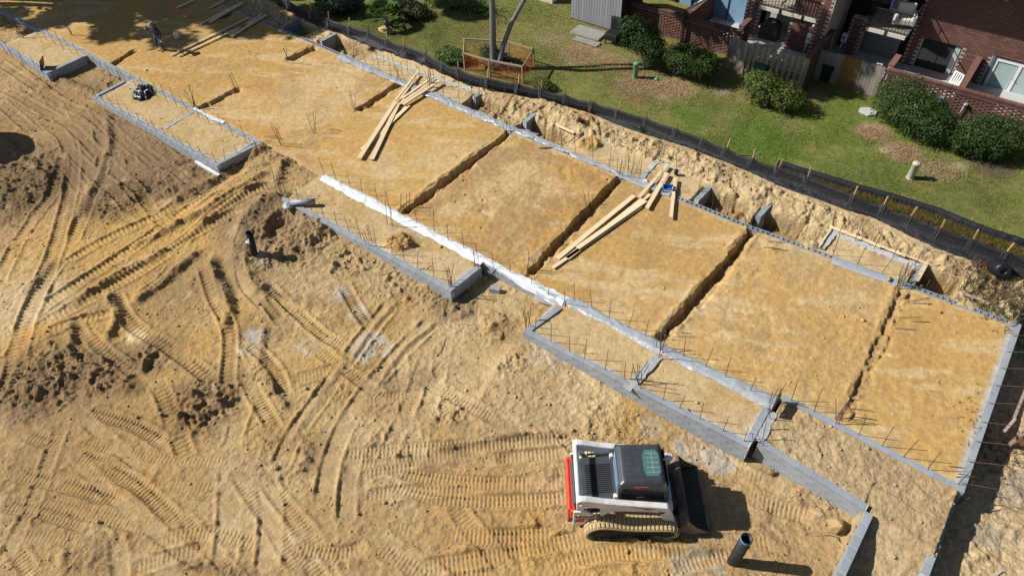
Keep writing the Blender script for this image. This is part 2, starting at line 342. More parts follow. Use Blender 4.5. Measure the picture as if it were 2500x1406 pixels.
# broad tones of the yard
for px, py, r, c, a in [(60, 440, 3.2, C_brn, .85), (330, 330, 4.5, C_brn * 1.4, .8), (120, 300, 4.5, C_brn * 1.5, .75), (230, 190, 2.2, C_brn * 1.9, .5), (430, 440, 2.5, C_brn * 1.1, .6), (560, 620, 1.5, C_brn * 1.6, .5), (600, 470, .9, C_yel, .6), (300, 490, 1.9, C_brn, .85), (420, 420, 3, C_brn * 1.35, .6), (150, 260, 4, C_tan * .8, .7), (330, 110, 2, C_tan, .3), (30, 720, 2.6, C_pale * .95, .85), (120, 610, 2.2, C_yel, .6), (330, 600, 3.2, C_yel * .95, .7), (480, 560, 2.6, C_yel, .6),
                        (80, 840, 1.2, C_org * 1.2, .8), (200, 830, 1.3, C_yel, .6), (460, 690, 1.8, C_tan * .72, .7), (400, 790, 1.5, C_tan * .75, .5), (110, 920, 2.3, C_brn * 1.3, .75), (260, 915, 1.5, C_brn * 1.35, .65), (490, 985, 1.6, C_brn * 1.3, .65), (380, 870, 1.1, C_brn * 1.3, .65), (150, 1150, 2.4, C_tan * .78, .6), (420, 1020, .9, C_brn * 1.2, .6), (690, 1060, .8, C_brn * 1.3, .5), (560, 700, .7, C_brn * 1.2, .6), (270, 960, 1.5, C_tan * .8, .5), (330, 1100, 2.4, C_org * .95, .35), (700, 1000, 2, C_yel * .9, .4), (600, 560, 1.6, C_brn * 1.5, .8), (700, 590, 2.2, C_brn * 1.4, .6), (1110, 745, 1.0, C_dk * 1.4, .7), (1030, 925, .55, C_brn, .7),
                        (905, 848, .9, C_gry * 1.0, .6), (870, 770, .6, C_gry, .35), (612, 830, .8, C_gry, .5), (745, 850, .5, C_gry, .3), (830, 725, .5, C_gry, .35), (1440, 960, 1.3, C_pale * 1.08, .6), (1340, 870, 1.0, C_gry * 1.05, .45), (1690, 1085, .6, C_gry, .6), (1590, 1040, .5, C_gry, .3), (1760, 1120, .5, C_gry, .5), (330, 820, .45, C_pale * 1.25, .8), (1330, 980, 2.5, C_pale, .45), (1080, 880, 2.2, C_pale * .95, .4), (1100, 970, .9, C_pale, .45),
                        (1200, 1250, 2.0, C_org, .3), (1450, 1390, 2.2, C_yel, .4), (1950, 1300, 1.6, C_tan * .9, .4), (1700, 1390, .8, np.array([.38, .33, .25]), .7), (650, 640, .5, C_gry, .3), (230, 1040, 2.2, C_tan * .85, .4)]:
    nk = near(px, py, r)
    if c[2] > .24 and c[0] < .5: nk = sm(.3, .6, nk * (.62 + 1.5 * fbm(XX, YY, 2.6, 5, 5, .75)))
    paint(nk * a * outm * ~ins, c)
for px, py, r, a in [(60, 440, 2.6, 1.5), (300, 490, 1.6, 1.6), (440, 440, 2, .9), (110, 920, 1.8, 2.0), (260, 915, 1.1, 1.8), (490, 985, 1.2, 2.0), (370, 870, .8, 1.9), (1100, 1000, .7, 1.4), (1250, 900, .6, 1.2), (800, 950, .7, 1.2), (1030, 925, .6, 1.3), (720, 600, 2.2, 1.5), (1110, 745, 1.0, 1.1), (1210, 800, 1.0, 1.0), (940, 1090, .8, 1.2), (1330, 1300, 1.2, .9), (700, 1120, 1.2, 1.0), (230, 1330, 1.5, .8), (540, 760, .6, 1.3), (640, 930, .9, 1.1), (1500, 1060, 1.5, .8), (1600, 1350, 1.2, .7), (1990, 1230, 1.2, .9), (860, 640, 1.4, 1.3), (1000, 700, 1.3, 1.1), (740, 400, 1.0, 1.3), (640, 400, 1.2, 1.2), (300, 215, 2.0, 1.1), (120, 200, 1.2, 1.1)]:
    rough = np.maximum(rough, near(px, py, r) * a * outm * ~ins)
# ---- furrows and ridges of the yard: (photo points, half width m, height m)
def dist_path(pts, i0, i1, j0, j1):
    X = XX[i0:i1, j0:j1]; Y = YY[i0:i1, j0:j1]; best = np.full(X.shape, 1e9, np.float32); sgn = np.zeros_like(best); arc = np.zeros_like(best); s0 = 0
    for a, b in zip(pts[:-1], pts[1:]):
        dx, dy = b[0] - a[0], b[1] - a[1]; L = math.hypot(dx, dy); t = np.clip(((X - a[0]) * dx + (Y - a[1]) * dy) / (L * L), 0, 1)
        qx = X - a[0] - t * dx; qy = Y - a[1] - t * dy; dd = np.sqrt(qx * qx + qy * qy); m_ = dd < best
        best = np.where(m_, dd, best); arc = np.where(m_, s0 + t * L, arc); sgn = np.where(m_, np.sign(qx * -dy + qy * dx), sgn); s0 += L
    return best * sgn, arc, s0
def smooth_path(px, z):
    p = [P(a, b, z) for a, b in px]; q = []
    for i in range(len(p) - 1):
        p0 = p[max(i - 1, 0)]; p1 = p[i]; p2 = p[i + 1]; p3 = p[min(i + 2, len(p) - 1)]
        for t in (0, .2, .4, .6, .8):
            q.append((.5 * (2 * p1 + (p2 - p0) * t + (2 * p0 - 5 * p1 + 4 * p2 - p3) * t * t + (3 * p1 - p0 - 3 * p2 + p3) * t ** 3))[:2])
    q.append(tuple(p[-1][:2])); return q
def window(pts, r):
    xs = [a[0] for a in pts]; ys = [a[1] for a in pts]
    i0, i1 = np.searchsorted(GX, [min(xs) - r, max(xs) + r]); j0, j1 = np.searchsorted(GY, [min(ys) - r, max(ys) + r]); return i0, i1, j0, j1
okm = outm & ~ins
RIDGE = [([(520, 640), (540, 700), (558, 760), (545, 800)], .22, .2), ([(655, 445), (600, 480), (520, 520), (420, 560), (330, 600)], .18, .14), ([(640, 470), (540, 535), (430, 600), (300, 670), (180, 740)], .16, .13), ([(690, 500), (640, 530), (600, 580), (590, 650), (640, 720)], .4, .22),
         ([(750, 400), (700, 425), (690, 470)], .22, .16), ([(480, 620), (410, 680), (330, 740)], .2, .2), ([(130, 640), (100, 680), (60, 720)], .25, .12), ([(690, 370), (600, 405), (500, 455), (420, 500)], .3, .2), ([(270, 300), (270, 370), (225, 470), (200, 520)], .2, .13), ([(60, 960), (200, 930), (330, 950)], .3, .22), ([(270, 720), (290, 770), (265, 830)], .16, .18), ([(170, 790), (180, 840), (130, 880)], .14, .15),
         ([(650, 800), (640, 900), (700, 1000)], .16, .08), ([(960, 750), (900, 820), (860, 880)], .1, .07), ([(1060, 790), (980, 860), (930, 940)], .1, .07), ([(850, 870), (790, 960), (700, 1090)], .16, .04), ([(1390, 1062), (1200, 1075), (1060, 1100)], .12, .08), ([(1450, 1250), (1600, 1340), (1750, 1345)], .14, .08), ([(380, 1370), (600, 1400)], .2, .1), ([(150, 200), (260, 240), (330, 270), (400, 310), (480, 370)], .25, .15), ([(560, 960), (520, 1000), (430, 1030)], .25, .15), ([(0, 330), (100, 420), (150, 450)], .2, .12)]
for px, w, h in RIDGE:
    q = smooth_path(px, -.6); i0, i1, j0, j1 = window(q, w * 4); D, A, L = dist_path(q, i0, i1, j0, j1)
    D = D + .12 * n2[i0:i1, j0:j1]
    k = okm[i0:i1, j0:j1] * np.exp(-(D / w) ** 2) * sm(0, .4, np.minimum(A, L - A) + .2)
    Z[i0:i1, j0:j1] += h * k; rough[i0:i1, j0:j1] = np.maximum(rough[i0:i1, j0:j1], 1.2 * k)
    COLR[i0:i1, j0:j1] = COLR[i0:i1, j0:j1] * (1 - .5 * k[..., None]) + .5 * k[..., None] * (C_brn * 1.15)
# the pit round the left hand stand pipe and other lows
for px, py, r, h in [(700, 570, .8, -.22), (645, 640, .9, .06), (760, 590, .7, .18), (630, 560, .5, -.1), (1205, 790, .5, .12), (20, 560, 1, -.1), (505, 665, .8, .05), (700, 550, .5, -.2), (40, 460, 1.6, .25), (300, 480, 1.1, .16), (1930, 1275, .7, -.1)]:
    Z += near(px, py, r) * h * okm
for px, py, r, h, zz in [(975, 592, .75, .3, 0), (1438, 352, .7, .22, 0), (1160, 640, .3, .0, 0)]:
    c = P(px, py, zz); dd = np.hypot(XX - c.x, YY - c.y) / r; kk = np.exp(-(dd * 1.5) ** 2) * (1 + .4 * n2); Z += h * kk * (ins | bpm); rough = np.maximum(rough, 1.2 * sm(.15, .5, kk) * (ins | bpm)); paint(sm(.1, .4, kk) * (ins | bpm) * .8, C_org)
# ---- tracks: (photo points, half width, kind) kind c = crawler with cleats, s = smoothed
TRK = [([(0, 215), (70, 250), (180, 320), (250, 390)], .23, 'c'), ([(0, 160), (120, 235), (230, 300), (300, 360), (330, 410)], .23, 'c'), ([(0, 250), (90, 330), (160, 400)], .25, 'c'), ([(60, 160), (170, 235), (290, 300), (380, 330), (470, 390)], .23, 'c'), ([(0, 290), (60, 300), (150, 330), (175, 400)], .25, 'c'),
       ([(0, 540), (60, 530), (130, 540)], .25, 'c'), ([(0, 600), (60, 580), (110, 560)], .22, 'c'),
       ([(20, 960), (60, 800), (110, 680), (150, 560), (175, 450), (175, 350), (120, 230)], .3, 'c'), ([(30, 880), (80, 740), (170, 600), (220, 490), (255, 400), (250, 320)], .28, 'c'), ([(-10, 700), (60, 560), (130, 470), (160, 380)], .25, 'c'),
       ([(60, 850), (110, 790), (200, 740), (330, 670), (450, 590), (560, 520), (680, 470)], .24, 'c'), ([(90, 760), (180, 700), (260, 650), (350, 590), (450, 520), (560, 470)], .24, 'c'), ([(150, 650), (250, 590), (360, 540), (440, 500)], .2, 'c'), ([(100, 815), (240, 770), (320, 735)], .22, 'c'), ([(260, 700), (360, 640), (470, 580), (600, 530)], .2, 'c'),
       ([(60, 830), (180, 790), (290, 760)], .2, 'c'), ([(170, 770), (215, 840), (290, 890), (380, 930), (430, 1050), (460, 1130)], .25, 'c'), ([(280, 715), (320, 790), (400, 840), (470, 890), (520, 930)], .25, 'c'), ([(190, 780), (250, 850), (330, 910)], .2, 'c'), ([(330, 730), (390, 690), (430, 640)], .2, 'c'),
       ([(500, 650), (520, 720), (560, 800), (560, 880), (555, 950)], .22, 'c'), ([(560, 850), (600, 920), (640, 990), (680, 1060)], .22, 'c'), ([(600, 830), (670, 900), (700, 970)], .2, 'c'), ([(650, 700), (720, 760), (790, 820), (850, 850)], .2, 'c'), ([(840, 700), (880, 770), (940, 840)], .2, 'c'), ([(600, 660), (640, 720), (690, 790)], .22, 'c'),
       ([(960, 745), (880, 840), (800, 950), (720, 1060), (680, 1150)], .28, 's'), ([(1060, 785), (960, 880), (860, 1010), (810, 1120), (790, 1230)], .28, 's'), ([(560, 1130), (560, 1250), (545, 1400)], .3, 's'), ([(640, 1120), (660, 1250), (650, 1406)], .3, 's'), ([(870, 1080), (850, 1180), (845, 1290)], .25, 's'), ([(560, 1100), (600, 980), (640, 900)], .25, 's'),
       ([(830, 1112), (1000, 1095), (1200, 1085), (1400, 1068)], .2, 'c'), ([(880, 1160), (1000, 1140), (1150, 1125), (1390, 1105)], .2, 'c'), ([(960, 1150), (1100, 1175), (1250, 1180), (1390, 1180)], .22, 'c'), ([(880, 1210), (1000, 1200), (1180, 1190)], .18, 'c'), ([(940, 1180), (1060, 1215), (1200, 1225), (1400, 1215)], .2, 'c'),
       ([(930, 1290), (1050, 1305), (1200, 1310), (1430, 1300)], .22, 'c'), ([(1010, 1390), (1130, 1370), (1290, 1340), (1440, 1310)], .22, 'c'), ([(1080, 1410), (1300, 1385), (1500, 1350), (1700, 1345)], .22, 'c'), ([(380, 1320), (500, 1300), (640, 1330)], .22, 'c'), ([(700, 1340), (830, 1350), (900, 1330)], .2, 'c'), ([(300, 1400), (450, 1350), (560, 1330)], .2, 'c'),
       ([(1720, 1185), (1800, 1200), (1900, 1230), (1990, 1260)], .24, 'c'), ([(1740, 1320), (1850, 1320), (1990, 1330)], .24, 'c'), ([(1820, 1150), (1880, 1170)], .2, 'c'), ([(1600, 1400), (1750, 1360), (1850, 1355)], .2, 'c'), ([(200, 1000), (330, 1040), (430, 1100)], .22, 'c'), ([(0, 1150), (150, 1180), (300, 1230)], .25, 'c'), ([(0, 1230), (120, 1250), (260, 1300)], .25, 'c'), ([(60, 1060), (200, 1110), (330, 1180), (440, 1280)], .22, 'c'), ([(620, 560), (590, 620), (600, 700), (660, 760)], .2, 's')]
rt_ = random.Random(19)
EXTRA = []
for _ in range(34):                                              # older, half lost tracks all over the yard
    x = rt_.uniform(-60, 1350); y = rt_.uniform(820, 1420); a = rt_.choice([rt_.uniform(1.1, 2.0), rt_.uniform(-.25, .3), rt_.uniform(.5, 1.0)]); q = [(x, y)]
    for i in range(rt_.randint(3, 6)): a += rt_.gauss(0, .06); x += 75 * math.cos(a); y += 75 * math.sin(a); q.append((x, y))
    EXTRA.append((q, rt_.uniform(.17, .25), 'c' if rt_.random() < .7 else 's'))
for _ in range(10):
    x = rt_.uniform(0, 420); y = rt_.uniform(200, 420); a = rt_.uniform(.5, .9); q = [(x, y)]
    for i in range(4): a += rt_.gauss(0, .1); x += 55 * math.cos(a); y += 55 * math.sin(a); q.append((x, y))
    EXTRA.append((q, .22, 'c'))
TRK = EXTRA + TRK
flat = np.zeros(XX.shape, np.float32); tre = np.zeros(XX.shape, np.float32)
for ti, (px, w, kd) in enumerate(TRK):
    q = smooth_path(px, -.6); i0, i1, j0, j1 = window(q, w * 2.4); D, A, L = dist_path(q, i0, i1, j0, j1)
    ew = .62 if ti < len(EXTRA) else 1.0
    a_ = np.abs(D) + .025 * n2[i0:i1, j0:j1]; fade = sm(0, .5, A) * sm(0, .5, L - A) * okm[i0:i1, j0:j1]
    fade = fade * (1 - .9 * sm(.02, .36, fbm(XX[i0:i1, j0:j1], YY[i0:i1, j0:j1], .8, 3, ti % 5)))
    inn = sm(w + .03, w - .04, a_) * fade; berm = np.exp(-((a_ - w - .07) / .06) ** 2) * fade * ew
    f0 = flat[i0:i1, j0:j1]; t0 = tre[i0:i1, j0:j1]
    if kd == 'c':
        T = .125 if q[0][0] > -21 else .18; ph = (A / T) % 1
        rid = np.exp(-((ph - .5) / .2) ** 2) * .05 - .022
        hole = np.exp(-((ph - .05) / .22) ** 2 - ((D - w * .45) / .04) ** 2) * -.075 + np.exp(-((ph - .05) / .22) ** 2 - ((D + w * .5) / .035) ** 2) * -.04
        prof = -.035 + rid + hole
    else: prof = -.03 + .006 * np.sin(D * 120) + 0 * A
    tre[i0:i1, j0:j1] = t0 * (1 - inn) + inn * prof * ew * (.75 + .35 * n2[i0:i1, j0:j1]); flat[i0:i1, j0:j1] = np.maximum(f0 * (1 - .0 * inn), inn * (.86 if kd == 'c' else .7) * (.75 if ew < 1 else 1))
    Z[i0:i1, j0:j1] += berm * .045 * (1 - f0)
    if kd == 's': COLR[i0:i1, j0:j1] = COLR[i0:i1, j0:j1] * (1 - .25 * inn[..., None]) + .25 * inn[..., None] * C_pale * .9
# trenches cut between the houses
TRN = [((703, 142), (768, 114), .4, .3), ((480, 263), (583, 213), .32, .3), ((872, 266), (978, 200), .3, .35), ((1243, 318), (985, 516), .3, .4), ((1512, 428), (1292, 662), .36, .42), ((1838, 560), (1602, 833), .28, .45), ((2200, 706), (2060, 1020), .16, .16), ((265, 160), (330, 120), .4, .25), ((515, 45), (560, 30), .3, .3)]
trm = np.zeros(XX.shape, np.float32)
for a, b, w, dp in TRN:
    a = P(*a); b = P(*b); q = [tuple(a[:2]), tuple(b[:2])]; i0, i1, j0, j1 = window(q, 1.2); D, A, L = dist_path(q, i0, i1, j0, j1)
    X = XX[i0:i1, j0:j1]; Y = YY[i0:i1, j0:j1]
    wob = .12 * fbm(X, Y, .8, 5, 3, .75) + .06 * fbm(X, Y, 6, 2, 5); wv = w * .66 * (1 + .65 * fbm(X * 0, Y, .9, 3, 3))
    DD = D * (1 if b.y > a.y else -1) + wob; k = np.where(DD < 0, sm(wv * .5 + .34 + .2 * vn(X, Y, 2, 4), wv * .3, -DD) ** 1.5, sm(wv / 2 + .03, wv / 2 - .025, DD)) * sm(-.02, .05, A) * sm(-.02, .05, L - A)
    Z[i0:i1, j0:j1] -= dp * 1.25 * (.75 + .35 * fbm(X, Y, 1.6, 3, 6)) * k; trm[i0:i1, j0:j1] = np.maximum(trm[i0:i1, j0:j1], k)
    bm = np.exp(-((np.abs(D + wob) - w / 2 - .12) / .1) ** 2) * pad[i0:i1, j0:j1]
    bm = bm * sm(-.1, .5, fbm(X, Y, .7, 3, 8)); Z[i0:i1, j0:j1] += bm * .05; rough[i0:i1, j0:j1] = np.maximum(rough[i0:i1, j0:j1], 1.1 * sm(.1, .6, k) + .5 * bm)
    COLR[i0:i1, j0:j1] = COLR[i0:i1, j0:j1] * (1 - .4 * bm[..., None]) + .4 * bm[..., None] * C_tan
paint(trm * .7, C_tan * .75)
for x0, x1, y0, y1, dz in PITS:
    e = np.minimum(np.minimum(x1 - XX, XX - x0 + .3), np.minimum(y1 - YY, YY - y0 + .3)) + .16 * n2
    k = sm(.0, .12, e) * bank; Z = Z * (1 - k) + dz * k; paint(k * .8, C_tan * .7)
# broken surface
nearm = (XX > -60) & (XX < 7) & (YY > -6) & (YY < 26)
big = fbm(XX, YY, .55, 3, 3) * .05; clo = billow(XX, YY, 2.2, 3, 5); fine = fbm(XX, YY, 5.5, 3, 8, .6)
lum = np.maximum(0, fbm(XX, YY, 3.3, 2, 12) - .12) * .22
r_ = rough * (1 - flat); r_ = np.where(lawnm, .0, r_)
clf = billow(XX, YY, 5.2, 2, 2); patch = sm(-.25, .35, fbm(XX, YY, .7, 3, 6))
Z = Z + nearm * (r_ * (big * .8 + .030 * clo + .030 * clf * (.4 + patch) + .036 * fine + .022 * fbm(XX, YY, 11, 2, 3, .7) + lum * .7 * np.minimum(r_ * 1.3, 1.3)) + tre * okm + .006 * fine * (1 - r_.clip(0, 1)))
# foot prints and scuffs on the fill
ft = np.maximum(0, vn(XX, YY, 2.6, 9) - .35) * np.maximum(0, vn(XX, YY, 1.1, 13) + .1); Z = Z - np.where(pad | ins | bpm, ft * .07, 0) * np.where(pad, rough * 5, 1).clip(.25, 1.3)
# long erosion runs of the sand bank
er = (np.abs(vn(XX, YY * .35, 1.15, 6)) < .16) * sm(0.5, 1.0, YY - YB) * sm(2.6, 1.4, YY - YB) * bank * ~bpm * ~lawnm * (XX > -22)
Z = Z - .10 * er * (XX < 3)
lowbank = bank & ~bpm & ~lawnm; Z = Z + lowbank * np.maximum(0, fbm(XX, YY, 1.0, 3, 14)) * .22 * sm(.6, 1.3, YY - YB) * sm(0, .3, YS - YY)
# crevices tinted browner, then scattered brown and pale patches
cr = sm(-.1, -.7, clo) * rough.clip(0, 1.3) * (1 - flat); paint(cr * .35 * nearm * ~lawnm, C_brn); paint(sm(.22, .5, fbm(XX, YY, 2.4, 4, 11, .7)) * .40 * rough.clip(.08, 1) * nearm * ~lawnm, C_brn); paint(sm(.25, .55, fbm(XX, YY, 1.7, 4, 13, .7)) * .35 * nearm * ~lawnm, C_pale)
paint(lawnm * 1.0, np.array([.085, .1, .028]))
# keep the sheet under the lawn out of the way
Z = np.where(YY > ystk2 + .5, .12, Z)
def zat(x, y):
    i = np.clip(np.searchsorted(GX, x) - 1, 0, len(GX) - 2); j = np.clip(np.searchsorted(GY, y) - 1, 0, len(GY) - 2)
    u = np.clip((x - GX[i]) / (GX[i + 1] - GX[i]), 0, 1); v = np.clip((y - GY[j]) / (GY[j + 1] - GY[j]), 0, 1)
    return Z[i, j] * (1 - u) * (1 - v) + Z[i + 1, j] * u * (1 - v) + Z[i, j + 1] * (1 - u) * v + Z[i + 1, j + 1] * u * v
nx, ny = XX.shape; idx = np.arange(nx * ny, dtype=np.int32).reshape(nx, ny)
F = np.stack([idx[:-1, :-1], idx[1:, :-1], idx[1:, 1:], idx[:-1, 1:]], -1).reshape(-1, 4)
# thin the sheet where neither the camera nor a side step can see it
u_, v_ = pix(XX.ravel(), YY.ravel(), Z.ravel()); vis = (u_ > -140) & (u_ < 2640) & (v_ > -120) & (v_ < 1500)
visg = vis.reshape(nx, ny); keep = visg[:-1, :-1] | visg[1:, 1:]
bigc = (np.diff(GX)[:, None] > .25) | (np.diff(GY)[None, :] > .25)
F = F[(keep | bigc).ravel()]
used = np.zeros(nx * ny, bool); used[F.ravel()] = True; remap = np.cumsum(used) - 1
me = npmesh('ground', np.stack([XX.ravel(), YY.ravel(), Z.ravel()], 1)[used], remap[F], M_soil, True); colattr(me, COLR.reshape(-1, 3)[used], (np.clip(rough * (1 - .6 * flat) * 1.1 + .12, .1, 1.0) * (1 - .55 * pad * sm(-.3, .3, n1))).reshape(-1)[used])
g_ = link(bpy.data.objects.new('ground', me)); tag(g_, kind='structure')
print('ground quads', len(F))
sub = bpy.data.meshes.new('ground'); sub.from_pydata([(-400, -400, -1.6), (400, -400, -1.6), (400, 400, -1.6), (-400, 400, -1.6)], [], [(0, 1, 2, 3)]); sub.materials.append(mat('far_soil', (.36, .27, .14), .95, .2, .6))
tag(link(bpy.data.objects.new('ground', sub)), kind='structure')

# ------------------------------------------------------------------ lawn
LX = np.arange(-60, 20, .16); LY = np.arange(23, 52, .16); LXX, LYY = np.meshgrid(LX, LY, indexing='ij')
lz = .27 + .05 * fbm(LXX, LYY, .3, 3, 2) + .015 * fbm(LXX, LYY, 2.5, 3, 5)
lcol = np.zeros(LXX.shape + (3,)) + np.array([.115, .15, .03])
def lp(mk, c):
    global lcol
    mk = np.clip(mk, 0, 1)[..., None]; lcol = lcol * (1 - mk) + mk * np.asarray(c)
ln = fbm(LXX, LYY, .35, 5, 3, .6); ln2 = fbm(LXX, LYY, 1.4, 4, 8, .6)
lp(sm(-.05, .3, ln) * .75, [.165, .165, .05]); lp(sm(.05, .4, ln2) * .5, [.22, .18, .08]); lp(sm(-7.5, -13, LXX) * .35, [.2, .17, .07])
def ld(px, py, r, c, a, z=.3, sx=1, az=0):
    q = P(px, py, z); dx = LXX - q.x; dy = LYY - q.y; ca, sa = math.cos(az), math.sin(az)
    lp(sm(1.1, .5, np.hypot((dx * ca + dy * sa) / sx, -dx * sa + dy * ca) / r + .3 * ln2) * a, c)
leafc = [.31, .22, .13]
for q in [(1420, 130, 1.5, leafc, .7), (1340, 90, 1.2, leafc, .5), (1560, 200, 1.3, leafc, .65), (1500, 150, 1.0, leafc, .7), (1640, 215, 1.4, leafc, .7), (2130, 320, .8, leafc, .95), (2200, 370, .9, leafc, .95), (2290, 415, .9, leafc, .7), (2420, 410, 1.0, [.09, .07, .05], .7), (1990, 232, .7, leafc, .6), (2160, 365, .4, [.42, .34, .24], .7), (2340, 405, .35, [.42, .34, .24], .8), (1760, 222, .5, [.3, .25, .2], .7), (1900, 260, .8, leafc, .4),
          (1850, 330, 2.0, [.08, .135, .022], .75), (1700, 270, 1.6, [.08, .135, .022], .6), (2100, 430, 1.8, [.1, .13, .035], .6), (2350, 480, 2, [.11, .12, .035], .6), (1550, 240, .6, [.2, .09, .05], .5), (1180, 100, 2.5, [.17, .15, .05], .6), (1000, 60, 3, [.075, .09, .02], .7), (1350, 60, 1.6, [.17, .16, .05], .6)]: ld(*q)
inl = LYY > ystk(LXX) + .12
idl = np.arange(LXX.size, dtype=np.int32).reshape(LXX.shape)
Fl = np.stack([idl[:-1, :-1], idl[1:, :-1], idl[1:, 1:], idl[:-1, 1:]], -1).reshape(-1, 4); Fl = Fl[(inl[:-1, :-1] & inl[1:, 1:] & inl[1:, :-1]).ravel()]
me = npmesh('lawn', np.stack([LXX.ravel(), LYY.ravel(), lz.ravel()], 1), Fl, M_lawn, True); colattr(me, lcol.reshape(-1, 3))
tag(link(bpy.data.objects.new('lawn', me)), kind='structure')
def blades(name, label, cat, pts, cols, h0, h1, w, per=1):
    n = len(pts); pts = np.repeat(pts, per, 0) + rng.normal(0, .02, (n * per, 3)) * [1, 1, 0]; cols = np.repeat(cols, per, 0); n = len(pts)
    a = rng.random(n) * 6.283; h = h0 + rng.random(n) * (h1 - h0); ln_ = rng.normal(0, .5, (n, 2)) * h[:, None]
    V = np.zeros((n, 3, 3)); V[:, 0] = pts + np.stack([np.cos(a), np.sin(a), 0 * a], 1) * w; V[:, 1] = pts - np.stack([np.cos(a), np.sin(a), 0 * a], 1) * w
    V[:, 2] = pts + np.stack([ln_[:, 0], ln_[:, 1], h], 1)
    me = npmesh(name, V.reshape(-1, 3), np.arange(n * 3).reshape(-1, 3), M_blade); colattr(me, np.repeat(cols, 3, 0))
    return tag(link(bpy.data.objects.new(name, me)), label, cat, kind='stuff')
n = 225000; gx = rng.uniform(-34, 6, n); gy = rng.uniform(23.3, 33.5, n); k = gy > ystk(gx) + .18
gu, gv = pix(gx, gy, .3 + 0 * gx); k &= (gu > -60) & (gu < 2560) & (gv > -60) & (rng.random(n) < (.25 + .75 * sm(-.5, .4, fbm(gx, gy, .6, 3, 4))))
gx, gy = gx[k], gy[k]; ii = np.clip(((gx + 60) / .16).astype(int), 0, LXX.shape[0] - 1); jj = np.clip(((gy - 23) / .16).astype(int), 0, LXX.shape[1] - 1)
gc = 1.12 * lcol[ii, jj] * (.7 + .7 * rng.random((len(gx), 1))) * (1 + rng.normal(0, .08, (len(gx), 3)))
blades('grass', 'short patchy green and straw coloured grass covering the lawn', 'grass', np.stack([gx, gy, lz[ii, jj]], 1), gc, .02, .07, .012)
# ------------------------------------------------------------------ block walls
BL, BH, BT = .40, .20, .20
def block_mesh(L):
    return MB().box((0, 0, 0), (L - .013, BT, BH - .012)).mesh('block', M_block)
def hollow_mesh():                                               # open block: the two cells show from above
    b = MB(); L = BL - .008; t = .035; z0, z1 = -.096, .096
    xs = [-L / 2, -L / 2 + t, -t / 2, t / 2, L / 2 - t, L / 2]; ys = [-BT / 2, -BT / 2 + t, BT / 2 - t, BT / 2]
    V = {}
    for i, x in enumerate(xs):
        for j, y in enumerate(ys):
            for k, z in enumerate((z0, z1)): V[i, j, k] = len(b.v); b.v.append((x, y, z))
    for i in range(5):
        for j in range(3):
            cell = j == 1 and i in (1, 3)
            if not cell: b.f.append((V[i, j, 1], V[i + 1, j, 1], V[i + 1, j + 1, 1], V[i, j + 1, 1])); b.mi.append(0)
            else:
                zz = len(b.v)
                for a, c in ((i, j), (i + 1, j), (i + 1, j + 1), (i, j + 1)): b.v.append((xs[a], ys[c], -.05))
                q = [V[i, j, 1], V[i + 1, j, 1], V[i + 1, j + 1, 1], V[i, j + 1, 1]]
                for e in range(4): b.f.append((q[e], zz + e, zz + (e + 1) % 4, q[(e + 1) % 4])); b.mi.append(0)
                b.f.append((zz, zz + 1, zz + 2, zz + 3)); b.mi.append(0)
    for i in range(5):
        b.f += [(V[i, 0, 0], V[i + 1, 0, 0], V[i + 1, 0, 1], V[i, 0, 1]), (V[i + 1, 3, 0], V[i, 3, 0], V[i, 3, 1], V[i + 1, 3, 1])]; b.mi += [0, 0]
    for j in range(3):
        b.f += [(V[0, j + 1, 0], V[0, j, 0], V[0, j, 1], V[0, j + 1, 1]), (V[5, j, 0], V[5, j + 1, 0], V[5, j + 1, 1], V[5, j, 1])]; b.mi += [0, 0]
    return b.mesh('block', M_block)
BM = {BL: block_mesh(BL), .2: block_mesh(.2)}; BMH = hollow_mesh()
def wall(pts, label, courses=3, side=1, top=0.0, hollow=False, group=None, caps=None):
    """pts: outer top edge (world); side: +1 body lies to the left of the direction of travel"""
    pts = [Vector((p[0], p[1], 0)) for p in pts]
    t = thing('block_wall', label, 'block wall', (pts[0].x, pts[0].y, top), 0, group)
    core = MB(); n = 0
    for a, b in zip(pts[:-1], pts[1:]):
        d = b - a; L = d.length
        if L < .12: continue
        d.normalize(); nrm = Vector((-d.y, d.x, 0)) * side; ang = math.atan2(d.y, d.x)
        for c in range(courses):
            zc = -BH / 2 - c * BH; s = 0.0
            if c % 2: s = -.2
            while s < L - .03:
                s0 = max(s, 0); s1 = min(s + BL, L); ln = s1 - s0
                if ln > .05:
                    full = abs(ln - BL) < .03
                    mesh_ = (BMH if hollow and c == 0 else BM[BL]) if full else BM[.2]
                    o = bpy.data.objects.new('block', mesh_); link(o, t)
                    p = a + d * ((s0 + s1) / 2) + nrm * (BT / 2)
                    o.location = (p.x - pts[0].x + random.uniform(-.002, .002), p.y - pts[0].y + random.uniform(-.003, .003), zc + random.uniform(-.0015, .0015)); o.rotation_euler = (0, 0, ang)
                    if not full: o.scale = (ln / .2, 1, 1)
                    n += 1
                s += BL
        q = a + d * (L / 2) + nrm * (BT / 2); zt = -.13 if hollow else -.011
        core.box((q.x - pts[0].x, q.y - pts[0].y, (-courses * BH + zt) / 2), (L - .01, BT - .009, courses * BH + zt), rz=ang)
    core.build('mortar_joints', M_mortar, t)
    return t
def shift(p, dx, dy): return Vector((p[0] + dx, p[1] + dy, 0))
wall([MID[1] + Vector((-6, 0, 0)), MID[1], MID[2], MID[3]], 'long grey block wall running from the far left corner past the black tarp', 3, 1)
wall([MID[4], MID[5]], 'grey block wall under the bright white plastic sheeting in the middle of the site', 3, 1)
wall([MID[6], MID[7]], 'grey block wall under the clear plastic between the loader side porch and the row', 2, 1)
wall([MID[8], MID[9]], 'low bare grey block wall ending at the lower right corner of the last pad', 2, 1)
